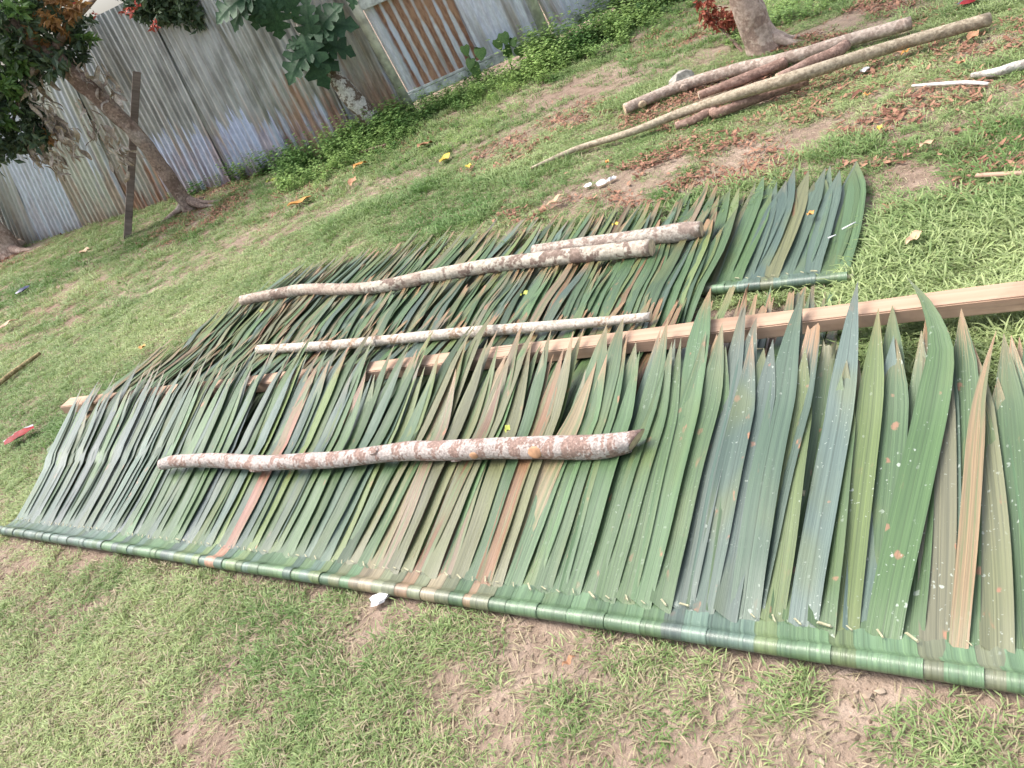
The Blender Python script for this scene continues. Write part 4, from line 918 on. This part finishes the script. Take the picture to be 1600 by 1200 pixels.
def big_leaf(seed, L, W, mat):
    rs = np.random.RandomState(seed); v = []; f = []; ph = rs.uniform(0, 6); n = 9
    for i in range(n):
        t = i/(n-1); w_ = W*math.sin(math.pi*(.03+.94*t))**.8
        z = .025+.07*L*math.sin(t*3.4+ph)+.006*math.sin(t*11)
        for c in (-1, -.5, 0, .5, 1): v.append((c*w_, L*(t-.5), z+.35*abs(c)*w_*(1+.3*math.sin(t*9+c))))
    for i in range(n-1):
        for k in range(4): f.append((i*5+k, i*5+k+1, (i+1)*5+k+1, (i+1)*5+k))
    return mesh('fallen_leaf', v, f, None, mat)
def mleaf(n, c): return mat_plain(n, c, .6, .3, 18.)
M_YL = mleaf('yellow_leaf', (.55, .40, .06)); M_BL = mleaf('brown_leaf', (.33, .17, .09)); M_TL = mleaf('tan_leaf', (.45, .30, .19)); M_OL = mleaf('orange_leaf', (.50, .24, .06)); M_GL = mleaf('yellow_green_leaf', (.32, .36, .06))
FLV = [(697, 250, .24, .05, M_YL, -.6, 'long yellow fallen leaf on the grass before the weeds'), (470, 318, .30, .07, M_OL, -1.1, 'yellow orange fallen leaf on the lawn before the blue stained sheet'), (428, 284, .22, .06, M_GL, -.8, 'yellow green fallen leaf at the foot of the stained fence'),
       (134, 395, .2, .07, M_TL, .5, 'tan fallen leaf on the grass between roots and prop'), (15, 512, .24, .05, M_TL, -.9, 'pale tan dry leaf on the lawn near the bamboo stick'), (666, 230, .22, .07, M_BL, -.9, 'brown curled fallen leaf among the weeds by the gate'), (553, 288, .2, .05, M_BL, -.3, 'russet brown fallen leaf on the grass below the fence corner'),
       (565, 262, .2, .06, M_OL, -1., 'orange tan fallen leaf among the low weeds'), (734, 265, .07, .03, M_YL, 0., 'small yellow leaf below the long yellow one'), (1375, 208, .09, .02, M_YL, -.6, 'bright yellow leaf on red litter beyond the open panel end'), (1355, 155, .08, .022, M_OL, .9, 'small yellow orange leaf in grass between pole and white stick'),
       (1310, 112, .09, .03, M_GL, .3, 'pale green yellow leaf under the long pale pole'), (1416, 88, .1, .03, M_OL, 1.2, 'orange leaf on the grass below the long pole'), (870, 318, .22, .035, M_TL, -1.4, 'flat tan dry leaf on soil just behind the farthest tips'), (950, 258, .09, .02, M_OL, -.5, 'small orange leaf on soil near the white scraps'),
       (1430, 380, .16, .03, M_TL, -1.3, 'tan dry leaf on the grass beside the open panel end'), (1450, 232, .2, .03, M_TL, -1.2, 'long beige dry leaf on the grass edge beyond the panels'), (1500, 105, .16, .04, M_BL, -.8, 'brown dry leaf on the grass near the bleached branch'), (1520, 62, .2, .05, M_BL, -1., 'wide brown dry leaf below the pole tip'),
       (226, 548, .07, .03, M_OL, 0., 'tiny orange leaf on the lawn beside the ragged panel'), (893, 1042, .07, .012, M_BL, -1.2, 'narrow brown dry leaf on bare soil by the nearest spine')]
for i, (x, y, L, W, m, rz, lb) in enumerate(FLV):
    place('fallen_leaf', big_leaf(i, L*(.8 if x < 800 else .55), W*(.8 if x < 800 else .6), m), x, y, lb, 'leaf', rz, 0., 'fallen leaves on the ground')
for i, (x, y, L, W, m, rz, lb, z) in enumerate(((823, 465, .06, .012, M_GL, -.9, 'pale yellow leaflet resting on the thatch above the thin pole', .07), (965, 357, .05, .012, M_YL, -1.2, 'yellow leaflet on the thatch behind the short grey log', .03), (1268, 341, .055, .012, M_OL, -1., 'orange leaflet on the broad leaves of the farthest panel', .02), (412, 492, .045, .012, M_GL, 0., 'pale yellow leaflet on the thatch below the crooked log end', .06), (797, 679, .035, .01, M_GL, -.6, 'tiny yellow leaflet behind the reddish log on the nearest panel', .07))):
    place('leaflet', big_leaf(40+i, L, W, m), x, y, lb, 'leaf', rz, z, 'leaflets resting on the thatch')
for i, (a, b_, lb) in enumerate((((1294, 372), (1306, 367), 'shorter white leaf rib lying on the farthest panel'), ((1316, 358), (1337, 347), 'longer white leaf rib at the outer edge of the farthest panel'))):
    p, q = gp(*a, .035), gp(*b_, .035); o = obj('leaf_rib', tube([p-p, q-p], [.003, .0025], 6, M_WHT), None, p); tag(o, lb, 'leaf rib', 'white ribs on the farthest panel')
for i, (a, b_, lb) in enumerate((((1158, 546), (1192, 545), 'first thin pale cane strip on the ragged panel below the beam'), ((1222, 545), (1248, 543), 'middle thin pale cane strip on the ragged panel below the beam'), ((1274, 541), (1292, 539), 'last thin pale cane strip at the ragged panel edge below the beam'))):
    p, q = gp(*a, .035), gp(*b_, .035); o = obj('cane_strip', tube([p-p, q-p], [.0035, .003], 6, M_STITCH), None, p); tag(o, lb, 'cane strip', 'cane strips on the ragged panel')
